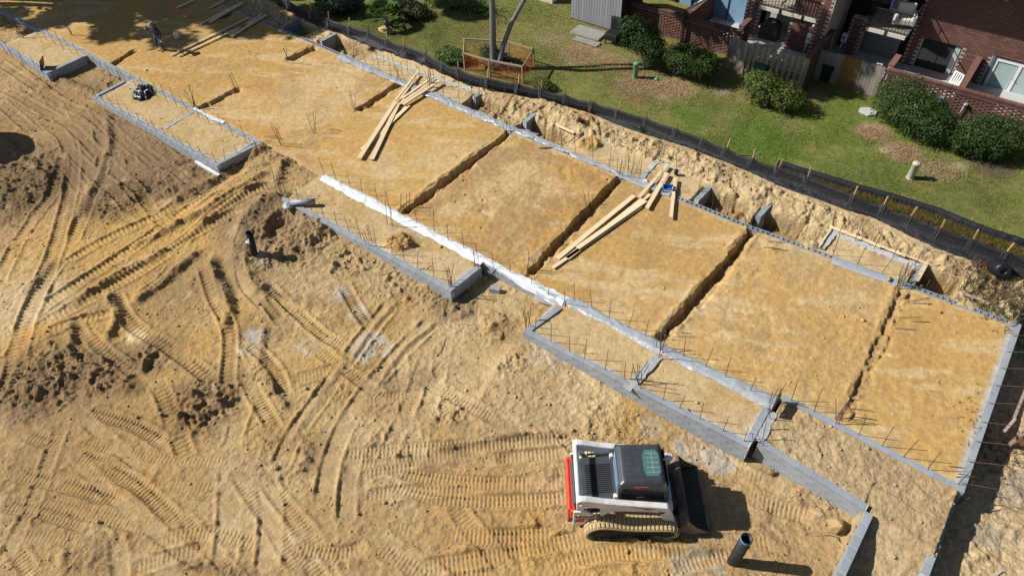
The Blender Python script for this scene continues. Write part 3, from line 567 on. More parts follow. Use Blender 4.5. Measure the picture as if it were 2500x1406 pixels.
wall(BACK[:5], 'far half of the back block wall, from the lumber in the shade to the second pit', 3, -1, hollow=True)
wall(BACK[4:7], 'middle of the back block wall behind the blue bin, with open block cells', 2, -1, hollow=True)
wall(BACK[6:], 'right end of the back block wall, its open cells filled with grout', 2, -1, hollow=True)
rt = [shift(BACK[-1], 0, -.21), shift(MID[-1], .06, .0)]
wall(rt, 'right hand block wall of the last pad, above the deep black shadow', 5, -1)
wall([shift(MID[-1], .02, -.02), P(2275, 1404), P(2215, 1580)], 'lower block wall running on past the last pad out of the bottom right', 5, -1, top=-.22)
wall(W1[:3], 'front block wall of the porch bed in the upper left corner', 3, 1)
wall([shift(W1[2], -.0, .21), W1[3]], 'end wall of the upper left porch bed with the leaning dark board', 3, 1)
wall([W2[0], shift(W2[1], .04, .21)], 'short buried end wall near the crumpled black tarp', 1, 1)
wall(W2[1:3], 'front block wall of the porch bed that holds the black tarp', 3, 1)
wall([shift(W2[2], 0, .21), W2[3]], 'end wall of the black tarp porch bed, dark face to the dirt ramp', 3, 1)
wall(W3[1:3], 'front block wall of the middle porch bed beside the standing pipe with a rag', 3, 1)
wall([shift(W3[2], 0, .21), W3[3]], 'end wall of the middle porch bed beside the single loose block', 3, 1)
wall([W4[0], shift(W4[1], .02, .21)], 'short end wall at the left of the porch bed behind the loader', 1, 1)
wall(W4[1:3], 'front block wall of the porch bed just behind the loader', 4, 1)
wall([shift(W4[2], 0, .21), W4[3]], 'end wall with the dark triangular face right of the loader bucket', 4, 1)
wall([shift(W5[0], .05, .02), W5[1]], 'block wall with mud splashes between the loader and the free standing wall', 4, 1)
wall([shift(W5[1], .0, -.02), W5[2]], 'free standing low block wall topped with dirt at the bottom right', 4, 1)
def stub(px0, px1, lab, c=4): wall([P(*px0), P(*px1)], lab, c, 1)
stub((693, 66), (738, 43), 'block stub beside the first dark pit at the top of the site')
stub((785, 102), (835, 76), 'tall block stub with blue grey face under the black silt fence')
stub((1160, 238), (1186, 224), 'dark block stub at the end of the porch bed below the tree fence')
stub((1285, 299), (1321, 269), 'block stub standing by the pit left of the form boards')
stub((1706, 490), (1744, 452), 'block stub at the end of the porch bed behind the blue bin')
stub((1857, 530), (1890, 494), 'block stub leaning over the deep pit behind the fourth house')
stub((2236, 690), (2262, 645), 'block stub beside the square black pit near the right', 4)
# grout beds: flush strips inside the beds
def strip(a, b, w, name, z=-.05, mt=None, label='', cat='footing', parent=None):
    a = Vector((a[0], a[1], 0)); b = Vector((b[0], b[1], 0)); d = b - a; L = d.length; d.normalize(); nr = Vector((-d.y, d.x, 0)); n = max(4, int(L / .12)); V = []; F_ = []
    for i in range(n + 1):
        for k in (0, 1):
            p = a + d * (L * i / n) + nr * (w * (k - .5) * (1 + random.uniform(-.22, .22))); V.append((p.x, p.y, z + random.uniform(-.012, .012)))
            V.append((p.x, p.y, z - .1))
    for i in range(n):
        o = i * 4; F_ += [(o, o + 4, o + 6, o + 2), (o + 1, o + 5, o + 4, o), (o + 2, o + 6, o + 7, o + 3)]
    me = bpy.data.meshes.new(name); me.from_pydata(V, [], F_); me.materials.append(mt or M_grout)
    return tag(link(bpy.data.objects.new(name, me), parent), label, cat)
strip(P(1530, 950), P(1608, 868), .3, 'grout_strip', -.01, label='rough grey grout strip crossing the porch bed behind the loader')
strip(P(1852, 1075), P(1886, 1003), .3, 'grout_strip', -.03, label='grey grout strip crowded with rebar at the end of the loader side bed')
strip(P(930, 610), P(962, 553), .22, 'grout_strip', -.045, M_lumberold, label='grey board edge crossing the middle porch bed by the orange mound')
strip(P(400, 312), P(470, 270), .2, 'grout_strip', -.05, label='faint footing strip crossing the porch bed of the black tarp')
strip(P(1425, 323), P(1738, 441), .22, 'grout_strip', -.02, M_conc, label='pale concrete edge of the back bed behind the blue bin')
strip(P(2034, 566), P(2245, 652), .26, 'grout_strip', -.01, M_conc, label='pale concrete edge inside the wooden form at the right')
strip(P(905, 133), P(1165, 225), .2, 'grout_strip', -.01, M_conc, label='pale concrete edge of the back bed below the tree fence')
strip(P(1560, 440), P(1600, 395), .22, 'grout_strip', -.03, M_conc, label='pale cross strip in the back bed left of the blue bin')
strip(P(2003, 604), P(2040, 562), .3, 'grout_strip', .0, M_conc, label='grey boarded end of the wooden form at its left')

# ------------------------------------------------------------------ reinforcement bars
def rebar_mesh(h):
    return MB().tube([(0, 0, -.1), (random.uniform(-.01, .01), random.uniform(-.01, .01), h * .5), (random.uniform(-.02, .02), random.uniform(-.02, .02), h)], .011, 5).mesh('rebar', M_rebar, True)
RBM = [rebar_mesh(h) for h in (.82, .92, 1.0, 1.1)]
RBT = [MB().tube([(0, 0, -.05), (.02, .0, .02), (.3, .02, .03), (.62, .05, .02)], .011, 5).mesh('rebar', M_rebar, True)]
def rebar(p, label, group, tilt=.06, lie=False, k=None):
    o = bpy.data.objects.new('rebar', random.choice(RBT if lie else RBM)); link(o)
    z = zat(p[0], p[1]) if len(p) < 3 or p[2] == 0 else p[2]
    o.location = (p[0], p[1], z + (.02 if lie else 0)); o.rotation_euler = (random.gauss(0, tilt), random.gauss(0, tilt), random.uniform(0, 6.28) if k is None else k)
    return tag(o, label, 'rebar', group)
def rrow(a, b, n, label, group, tilt=.06, inset=(0, 0)):
    a = P(*a); b = P(*b)
    for i in range(n):
        t = (i + random.uniform(-.12, .12)) / max(1, n - 1); p = a + (b - a) * t; rebar((p.x + inset[0], p.y + inset[1]), label, group, tilt)
def rc(px, n, label, group, r=.12, tilt=.08):
    c = P(*px)
    for i in range(n): rebar((c.x + random.uniform(-r, r), c.y + random.uniform(-r, r)), label, group, tilt)
ROWS = [((0, 45), (190, 140), 11, 'far left end of the long wall'), ((215, 152), (625, 365), 17, 'long wall beside the black tarp'), ((5, 122), (100, 175), 6, 'upper left porch front'), ((232, 243), (520, 400), 14, 'black tarp porch front'),
        ((540, 395), (615, 355), 3, 'end wall by the dirt ramp'), ((700, 488), (1090, 700), 13, 'middle porch front'), ((790, 430), (1375, 745), 17, 'pad side of the white sheeting'), ((1300, 815), (1815, 1085), 12, 'porch front behind the loader'),
        ((1395, 735), (1880, 985), 11, 'pad side of the clear sheeting'), ((1935, 985), (2330, 1185), 8, 'low wall of the last pad'), ((560, 20), (830, 130), 9, 'top end of the back wall'), ((860, 145), (1230, 300), 12, 'back wall below the tree fence'), ((1260, 322), (1690, 485), 12, 'back wall by the form boards'),
        ((1730, 500), (1835, 545), 3, 'back wall by the blue bin'), ((1880, 568), (2210, 690), 7, 'back wall below the wooden form'), ((2270, 700), (2480, 785), 4, 'right end of the back wall'), ((905, 150), (1150, 235), 9, 'bed below the tree fence'), ((1430, 335), (1725, 445), 9, 'bed behind the blue bin'), ((2045, 575), (2225, 650), 5, 'bed inside the wooden form')]
for a, b, n, w in ROWS:
    rrow(a, b, n, 'rusty rebar dowel in the row along the ' + w, 'rebar along the ' + w, .07, (0, .1))
CL = [((50, 90), 5, 'upper left corner bed'), ((175, 85), 4, 'upper left wall'), ((475, 262), 6, 'trench by the tarp porch'), ((575, 210), 3, 'short trench end'), ((1050, 210), 6, 'top of the crossed lumber'), ((700, 150), 3, 'short trench near the top'), ((870, 262), 3, 'middle short trench'), ((975, 198), 3, 'back end of the middle trench'), ((765, 318), 3, 'hole in the third pad'), ((690, 350), 4, 'ramp edge'), ((685, 475), 4, 'buried corner by the stand pipe'),
      ((900, 590), 4, 'cross strip of the middle porch'), ((955, 545), 3, 'inner end of that cross strip'), ((1100, 695), 5, 'corner by the loose block'), ((1165, 650), 3, 'inner corner by the white sheeting'), ((990, 510), 4, 'front end of the long trench'), ((1240, 320), 3, 'back end of the long trench'), ((1295, 660), 4, 'front end of the second long trench'), ((1510, 430), 4, 'back end of the second long trench'), ((1445, 500), 3, 'middle of the second long trench'), ((1605, 860), 5, 'front end of the third long trench'), ((1830, 560), 4, 'back end of the third long trench'),
      ((1290, 790), 5, 'left corner of the loader side porch'), ((1555, 925), 6, 'grout strip behind the loader'), ((1848, 1070), 8, 'grout strip right of the loader'), ((1880, 1010), 5, 'top of that grout strip'), ((1893, 980), 4, 'corner of the clear sheeting'), ((2045, 1025), 4, 'front end of the shallow trench'), ((2200, 700), 9, 'inner corner of the wooden form'), ((2235, 680), 6, 'right corner of the wooden form'), ((1540, 420), 5, 'bed left of the blue bin'), ((1710, 470), 5, 'stub behind the blue bin'), ((1850, 545), 3, 'leaning stub'), ((1165, 235), 3, 'dark stub'), ((2350, 1190), 4, 'last corner'), ((1545, 640), 1, 'middle of the pad')]
for px, n, w in CL[:-1]: rc(px, n, 'rusty rebar dowel in the cluster at the ' + w, 'rebar cluster at the ' + w, .16, .12)
for px, n, w in [((2205, 730), 3, 'shallow trench top'), ((2190, 790), 3, 'shallow trench middle'), ((2080, 985), 3, 'shallow trench bottom'), ((1870, 600), 3, 'pad right of the third trench'), ((1640, 790), 3, 'lower third trench'), ((640, 330), 3, 'ramp beside the tarp porch'), ((800, 320), 1, 'small hole of the third pad'), ((1860, 1040), 4, 'lower yard behind the grout strip'), ((2320, 1120), 3, 'last pad corner')]:
    c = P(*px)
    for i in range(n): rebar((c.x + random.uniform(-.1, .5), c.y + random.uniform(-.5, .5)), 'rusty rebar lying on the sand by the ' + w, 'rebar lying by the ' + w, .02, True, .45 + random.gauss(0, .15))
for i, yy in enumerate(np.linspace(14.7, 21.2, 9)):                # bars that stick out sideways over the drop
    o = MB().bar((0, 0, 0), (.75, .1, .42), .014, .014).build('rebar', M_rebar); o.location = (XR - .12, yy, -.02); o.rotation_euler = (0, 0, random.gauss(0, .08)); tag(o, 'rebar leaning out over the black shadow from the right hand wall', 'rebar', 'rebar leaning out of the right hand wall')

# ------------------------------------------------------------------ plastic sheeting on the walls
def sheet(name, label, path, profile, mt, amp=.02, fold=.05, seg=.06, mir=1, wv=.1):
    """path: wall outer edge (world); profile: list of (offset to the body side, height)"""
    pts = [Vector((p[0], p[1], 0)) for p in path]; V = []; cs = []; Ltot = 0
    cum = [0]
    for a, b in zip(pts[:-1], pts[1:]): cum.append(cum[-1] + (b - a).length)
    n = int(cum[-1] / seg); pr_ = []
    # refine the profile
    for (a0, z0), (a1, z1) in zip(profile[:-1], profile[1:]):
        k = max(1, int(math.hypot(a1 - a0, z1 - z0) / .045))
        pr_ += [(a0 + (a1 - a0) * i / k, z0 + (z1 - z0) * i / k) for i in range(k)]
    pr_.append(profile[-1]); m_ = len(pr_)
    sd_ = random.random() * 50
    for i in range(n + 1):
        s = cum[-1] * i / n; j = max(0, min(len(cum) - 2, int(np.searchsorted(cum, s, 'right') - 1)))
        d = (pts[j + 1] - pts[j]).normalized(); p = pts[j] + d * (s - cum[j]); nr = Vector((-d.y, d.x, 0)) * mir
        for q, (a, z) in enumerate(pr_):
            e = (q / (m_ - 1) - .5) * 2
            wob = wv * float(vn(np.array([s + sd_]), np.array([0.]), .8, 2)[0]) + .5 * wv * float(vn(np.array([s + sd_]), np.array([3.]), 3, 4)[0])
            f_ = float(vn(np.array([s + sd_ + .6 * q * .045]), np.array([q * .12]), 3.2, 7)[0]); f2 = float(vn(np.array([s + sd_ - 1.1 * q * .045]), np.array([q * .2]), 8, 9)[0])
            V.append((p.x + nr.x * (a + wob * e * abs(e)), p.y + nr.y * (a + wob * e * abs(e)), z + fold * max(0, f_) + amp * f2))
    V = np.array(V)
    idx_ = np.arange((n + 1) * m_).reshape(n + 1, m_); F_ = np.stack([idx_[:-1, :-1], idx_[1:, :-1], idx_[1:, 1:], idx_[:-1, 1:]], -1).reshape(-1, 4)
    V[:, 2] = np.maximum(V[:, 2], -10)
    me = npmesh(name, V, F_, mt, True); return tag(link(bpy.data.objects.new(name, me)), label, 'plastic sheet')
sheet('plastic_sheet', 'bright white opaque sheeting draped over the wall in the middle of the site, wrinkled', [MID[4], P(1070, 583), P(1180, 640)], [(-.16, -.04), (-.08, -.02), (-.01, .02), (.2, .025), (.27, -.01)], M_white, .012, .05, wv=.07)
sheet('plastic_sheet', 'white sheeting hanging over the exposed wall face right of the loose block', [P(1168, 632), P(1260, 681), P(1375, 741)], [(-.08, -.17), (-.05, -.08), (-.02, .03), (.2, .03), (.3, .0)], M_white, .012, .05, wv=.08)
sheet('plastic_sheet', 'grey underside flap of sheeting at the right end of the white strip', [P(1310, 708), P(1380, 742)], [(-.16, -.3), (-.1, -.1), (.0, .02), (.16, .035)], M_clear, .02, .05, wv=.1)
sheet('plastic_sheet', 'translucent grey sheeting over the wall behind the loader side porch', [MID[6], P(1620, 858), P(1893, 990)], [(-.14, -.05), (-.05, .015), (.02, .025), (.22, .025), (.3, -.02)], M_clear, .014, .04, wv=.07)
sheet('plastic_sheet', 'shiny crinkled sheeting on the back wall above the crossed lumber', [P(834, 135), P(1020, 215), P(1160, 274)], [(-.12, -.03), (.0, .03), (.2, .04), (.34, .0)], M_clear, .02, .06, mir=-1, wv=.1)
sheet('plastic_sheet', 'white crinkled sheeting on the back wall right of the crossed lumber', [P(1055, 228), P(1150, 270), P(1240, 308), P(1310, 332)], [(-.16, -.02), (.0, .04), (.2, .04), (.3, .0)], M_clear, .025, .07, mir=-1, wv=.12)
sheet('plastic_sheet', 'crinkled sheeting on the back wall from the block stub to the blue bin', [P(1300, 330), P(1420, 382), P(1530, 428), P(1640, 472)], [(-.12, -.02), (.0, .03), (.2, .035), (.28, .0)], M_clear, .02, .06, mir=-1, wv=.12)
sheet('plastic_sheet', 'narrow clear film on the back wall below the wooden form', [P(2035, 630), P(2130, 665), P(2225, 696)], [(-.04, .0), (.0, .012), (.2, .015), (.26, -.02)], M_clear, .008, .02, mir=-1, wv=.05)
sheet('plastic_sheet', 'torn scraps of film on the long wall below the tarp', [P(468, 268), P(510, 291), P(540, 304)], [(.06, .01), (.12, .02), (.2, .02), (.24, .0)], M_white, .02, .05, wv=.1)

# ------------------------------------------------------------------ lumber
def plank(a, b, w, z, label, th=.04, name='lumber_board', mt=None, group=None, z2=None):
    z2 = z if z2 is None else z2; A = P(*a, z); B = P(*b, z2); L = (B - A).length
    me = MB().box((0, 0, 0), (L, w, th)).mesh(name, mt or M_lumber); o = link(bpy.data.objects.new(name, me))
    o.location = (A + B) / 2; d = B - A; o.rotation_euler = (0, -math.atan2(d.z, math.hypot(d.x, d.y)), math.atan2(d.y, d.x))
    bv = o.modifiers.new('b', 'BEVEL'); bv.width = .004; bv.segments = 1
    return tag(o, label, 'board', group)
def c2(x, y): return (600 + x / 2.93, y / 2.93)
def c3(x, y): return (1180 + x / 3.125, 250 + y / 3.125)
def c1(x, y): return (x / 2.93, y / 2.93)
for a, b, w, z, z2, lab in [((1072, 728), (812, 1133), .22, .09, None, 'wide pale board, leftmost of the two ends of the crossed pile'), ((1085, 755), (900, 1142), .22, .05, None, 'wide knotty board, right of the two lower ends of the crossed pile'), ((1165, 757), (832, 1072), .2, .015, None, 'board mostly hidden under the crossed pile, running to the lower left'),
                          ((1225, 522), (1072, 718), .13, .12, .1, 'uppermost narrow board of the crossed pile, pointing to the tree fence'), ((1212, 570), (1105, 712), .09, .07, None, 'thin stick lying just right of the uppermost board of the crossed pile'), ((1340, 552), (1120, 705), .13, .1, .07, 'board on the left of the right hand fan of the crossed pile'),
                          ((1385, 578), (1125, 748), .2, .16, .12, 'thick timber on the right edge of the crossed pile, casting the longest shadow'), ((1315, 600), (1085, 755), .15, .06, None, 'middle board of the right hand fan of the crossed pile'), ((1150, 690), (1080, 770), .1, .03, None, 'short off cut in the middle of the crossed pile')]:
    plank(c2(*a), c2(*b), w, z, lab, z2=z2, th=.045 if w < .2 else .04, group='boards of the crossed pile')
for a, b, w, z, lab in [((1150, 712), (565, 1190), .2, .05, 'yellow wide board on the upper left of the long right hand stack'), ((1268, 700), (640, 1190), .2, .02, 'pale knotty board in the middle of the long right hand stack'), ((1235, 750), (720, 1110), .2, .075, 'board lying on top of the right hand stack'), ((1200, 797), (530, 1262), .15, .02, 'lowest narrow board of the long right hand stack'),
                        ((1405, 478), (1190, 722), .15, .1, 'board bridging the back wall, left of three by the blue bin'), ((1402, 540), (1248, 806), .17, .1, 'board bridging the back wall, middle of three by the blue bin'), ((1463, 577), (1432, 878), .14, .1, 'board bridging the back wall, just right of the blue bin')]:
    plank(c3(*a), c3(*b), w, z, lab, group='boards of the right hand stack')
for a, b, w, z, lab in [((1775, 132), (1222, 398), .13, .03, 'left board of the long pair by the worker'), ((1872, 128), (1275, 403), .13, .03, 'right board of the long pair by the worker, his shadow across it'), ((1905, 108), (1655, 262), .2, .06, 'thick timber right of the pair by the worker'), ((1880, 100), (1642, 250), .13, .03, 'thin board left of the thick timber near the worker'),
                        ((1738, 22), (1500, 158), .24, .05, 'wide board in the shade beyond the worker'), ((1690, 40), (1440, 170), .15, .02, 'greyed board under the wide one in the shade'), ((1385, 2), (1270, 56), .2, .05, 'short board end in the shade at the top edge'), ((1600, 10), (1500, 60), .14, .02, 'dim board between the shaded boards at the top')]:
    plank(c1(*a), c1(*b), w, z, lab, group='boards near the worker')
plank((1316, 359), (1357, 357), .17, .02, 'short brown off cut lying alone on the fourth pad', mt=M_lumberold)
# form boards
plank((1358, 305), (1402, 325), .14, .05, 'pale form board by the rubble left of the back bed')
plank((1388, 347), (1422, 322), .06, .05, 'narrow form board at the left end of the back bed', mt=M_lumberold)
plank((1430, 322), (1545, 362), .07, .03, 'thin form board along the back bed edge, upper part')
plank((1560, 366), (1740, 438), .05, .03, 'thin form board along the back bed edge, lower part')
FB = 'wooden form boards at the right'
for a, b, w, z, lab in [((2026, 553), (2104, 583), .13, .06, 'first pale form board at the top left of the wooden form'), ((2106, 583), (2152, 603), .15, .07, 'second form board of the wooden form'), ((2152, 601), (2211, 625), .13, .06, 'third form board of the wooden form'), ((2205, 620), (2262, 643), .1, .05, 'fourth form board reaching the corner of the wooden form'),
                        ((2262, 643), (2238, 686), .14, .06, 'form board down the right end of the wooden form'), ((2000, 603), (2030, 557), .04, .06, 'thin form board down the left end of the wooden form')]:
    plank(a, b, w, z, lab, group=FB)
plank((2093, 573), (2105, 543), .12, .06, 'weathered grey plank lying on the bank above the wooden form', mt=M_lumberold)
plank((2348, 713), (2378, 728), .12, .05, 'weathered grey plank lying beyond the right end of the back wall', mt=M_lumberold)
plank((2262, 595), (2275, 625), .12, .08, 'bleached stick on the sand bank right of the wooden form', mt=M_lumberold)
plank((1905, 965), (1885, 1000), .04, .35, 'thin dark upright board at the end of the clear sheeting', mt=M_iron, th=.3)
strip(P(470, 378), P(528, 413), .12, 'foam_board', -.33, M_white, 'white foam board strip below the corner of the tarp porch', 'board')
t = tag(MB().box((0, 0, .28), (.62, .03, .56)).build('leaning_panel', M_iron), 'dark square panel leaning at the corner of the upper left porch', 'panel'); t.location = P(104, 167, -.03); t.rotation_euler = (-.35, 0, -.75)

# ------------------------------------------------------------------ silt fence
sf = thing('silt_fence', 'long black silt fence on wooden stakes between the sand and the lawn', 'silt fence', tuple(STAKES[10][:2]) + (.1,))
inv = Vector(sf.location)
def smoothp(V_, n):
    V_ = np.array(V_); t = np.arange(len(V_)); tt = np.linspace(0, len(V_) - 1, n); return np.stack([np.interp(tt, t, V_[:, i]) for i in range(V_.shape[1])], 1)
xs = np.arange(-36, 6.5, .07); V = []; prof = []
for x in xs:
    yt, yb = float(ystk(x)), float(ysilt(x)); j = np.searchsorted([v.x for v in STAKES], x); j = min(max(j, 1), len(STAKES) - 1); a, b = STAKES[j - 1].x, STAKES[j].x; u = (x - a) / (b - a)
    sag = .13 * math.sin(math.pi * min(max(u, 0), 1)) * (.6 + .5 * vn(np.array([x]), np.array([0.]), .6, 3)[0]); w1 = float(vn(np.array([x]), np.array([0.]), 1.6, 5)[0]); w2 = float(vn(np.array([x]), np.array([9.]), 4.5, 6)[0])
    top = .70 - sag; foot = yt - .10 - .06 * w1
    for q, (yy, zz) in enumerate([(yt + .03, top - .03), (yt, top), (yt - .03, top * .72 + .08), (yt - .06 - .03 * w2, top * .42 + .13), (foot, .2), (lerp(foot, yb, .35), .19 + .035 * w1), (lerp(foot, yb, .7), .16 + .05 * w2), (yb + .05 * w2, .13 + .03 * w1), (yb - .04 + .05 * w2, .02)]):
        V.append((x, yy + .03 * w2 * (q in (3, 4, 5)), zz + .02 * w2))
V = np.array(V) - np.array(inv); n_, m_ = len(xs), 9; idx_ = np.arange(n_ * m_).reshape(n_, m_)
F_ = np.stack([idx_[:-1, :-1], idx_[1:, :-1], idx_[1:, 1:], idx_[:-1, 1:]], -1).reshape(-1, 4)
fab = link(bpy.data.objects.new('fabric', npmesh('fabric', V, F_, M_black, True)), sf)
stm = MB().box((0, 0, .0), (.05, .05, 1.0)).mesh('stake', M_stake)
for i, v in enumerate(STAKES):
    o = link(bpy.data.objects.new('stake', stm), sf); o.location = (v.x - inv.x, v.y + .07 - inv.y, .56 - inv.z + random.uniform(-.04, .05)); o.rotation_euler = (random.gauss(0, .04), random.gauss(.02, .05), random.uniform(0, 1.5))
wb = MB()                                                         # wire netting in front of the cloth
Vr = V.reshape(n_, m_, 3)
for q, off in ((1, 0), (3, 0), (5, 0)):
    wb.tube([tuple(Vr[i, q] + np.array([0, -.015, .012])) for i in range(0, n_, 3)], .0034, 3, False)
for i in range(0, n_, 9): wb.tube([tuple(Vr[i, q] + np.array([0, -.015, .012])) for q in (1, 2, 3, 4, 5, 6)], .0032, 3, False)
tag(wb.build('wire_netting', M_wire, sf), kind='stuff')
for i, v in enumerate(STAKES):                                    # bunched cloth where each stake is stapled
    k_ = int(np.clip((v.x - xs[0]) / .07, 2, n_ - 3)); b = MB()
    for dx in (-.09, -.05, -.02, .02, .06): 
        b.tube([tuple(Vr[k_, q] + np.array([dx + random.gauss(0, .02), -.02, .012])) for q in (1, 2, 3, 4)], random.uniform(.004, .011), 3, False)
    b.build('bunched_wrap', M_wrap, sf)
# the second, plain fence behind it
F2 = [P(a, b, .62) for a, b in [(1900, 393), (1985, 418), (2100, 452), (2200, 480), (2290, 508), (2370, 540), (2440, 566), (2520, 590), (2640, 630)]]
s2 = thing('silt_fence', 'plain black silt fence behind the staked one, at the lawn edge on the right', 'silt fence', tuple(F2[0][:2]) + (.2,))
b = MB(); pp = smoothp([tuple(v) for v in F2], 90); vv = []
for i, p in enumerate(pp):
    w2 = random.gauss(0, .012)
    vv += [(p[0], p[1] + w2 + .02, .62 + random.gauss(0, .01)), (p[0], p[1] + w2, .66), (p[0], p[1] - .05 + w2, .45), (p[0], p[1] - .1 + w2, .25), (p[0], p[1] - .3 + 3 * w2, .22)]
vv = np.array(vv) - np.array(s2.location); ii_ = np.arange(len(vv)).reshape(-1, 5)
link(bpy.data.objects.new('fabric', npmesh('fabric', vv, np.stack([ii_[:-1, :-1], ii_[1:, :-1], ii_[1:, 1:], ii_[:-1, 1:]], -1).reshape(-1, 4), M_black, True)), s2)
for v in F2[::1]:
    o = link(bpy.data.objects.new('stake', stm), s2); o.scale = (.6, .6, .8); o.location = (v.x - s2.location.x, v.y + .05 - s2.location.y, .35 - .2); o.data = stm
# black roll of spare cloth at the right end
rl = MB(); rl.lathe([(.0, -.3), (.26, -.3), (.30, -.22), (.29, .22), (.25, .3), (.1, .3), (.1, .2), (0, .2)], n=20, M=Matrix.Rotation(1.1, 3, 'X') @ Matrix.Rotation(.5, 3, 'Y'))
o = rl.build('fabric_roll', M_blackpl, smooth=True); o.location = P(2440, 655, .38); tag(o, 'fat black roll of spare cloth leaning against the silt fence at the right', 'fabric roll')
# ------------------------------------------------------------------ track loader
def smoothpoly(pts, it=2):
    for _ in range(it):
        q = []
        for i in range(len(pts)):
            a = pts[i]; b = pts[(i + 1) % len(pts)]; q += [(a[0] * .75 + b[0] * .25, a[1] * .75 + b[1] * .25), (a[0] * .25 + b[0] * .75, a[1] * .25 + b[1] * .75)]
        pts = q
    return pts
def text_mesh(s, size, mt, name='lettering', ext=.004, bold=.0):
    cu = bpy.data.curves.new('t', 'FONT'); cu.body = s; cu.size = size; cu.extrude = ext; cu.offset = bold; cu.resolution_u = 2
    o = bpy.data.objects.new('t', cu); COL.objects.link(o); bpy.context.view_layer.update()
    me = bpy.data.meshes.new_from_object(o.evaluated_get(bpy.context.evaluated_depsgraph_get())); me.name = name
    bpy.data.objects.remove(o); me.materials.clear(); me.materials.append(mt); return me
ld_z = -.66
LD = thing('track_loader', 'white black and red compact track loader parked on the dirt in front of the row', 'track loader', (-4.84, 8.05, ld_z), .647, scale=1.08)
def slab(poly, y0, y1, name, mt, parent, bevel=.012): return MB().prism(poly, y0, y1).build(name, mt, parent, bevel=bevel)
b = MB(); b.box((1.35, 0, .62), (2.1, 1.0, .6)); b.box((.55, 0, .75), (1.0, 1.2, .7)); b.build('chassis', M_char, LD, bevel=.03)
b = MB(); b.prism([(1.05, .5), (2.5, .5), (2.62, .62), (2.55, .98), (1.1, 1.02)], -.62, .62); b.build('side_frame', M_wpaint, LD, bevel=.02)
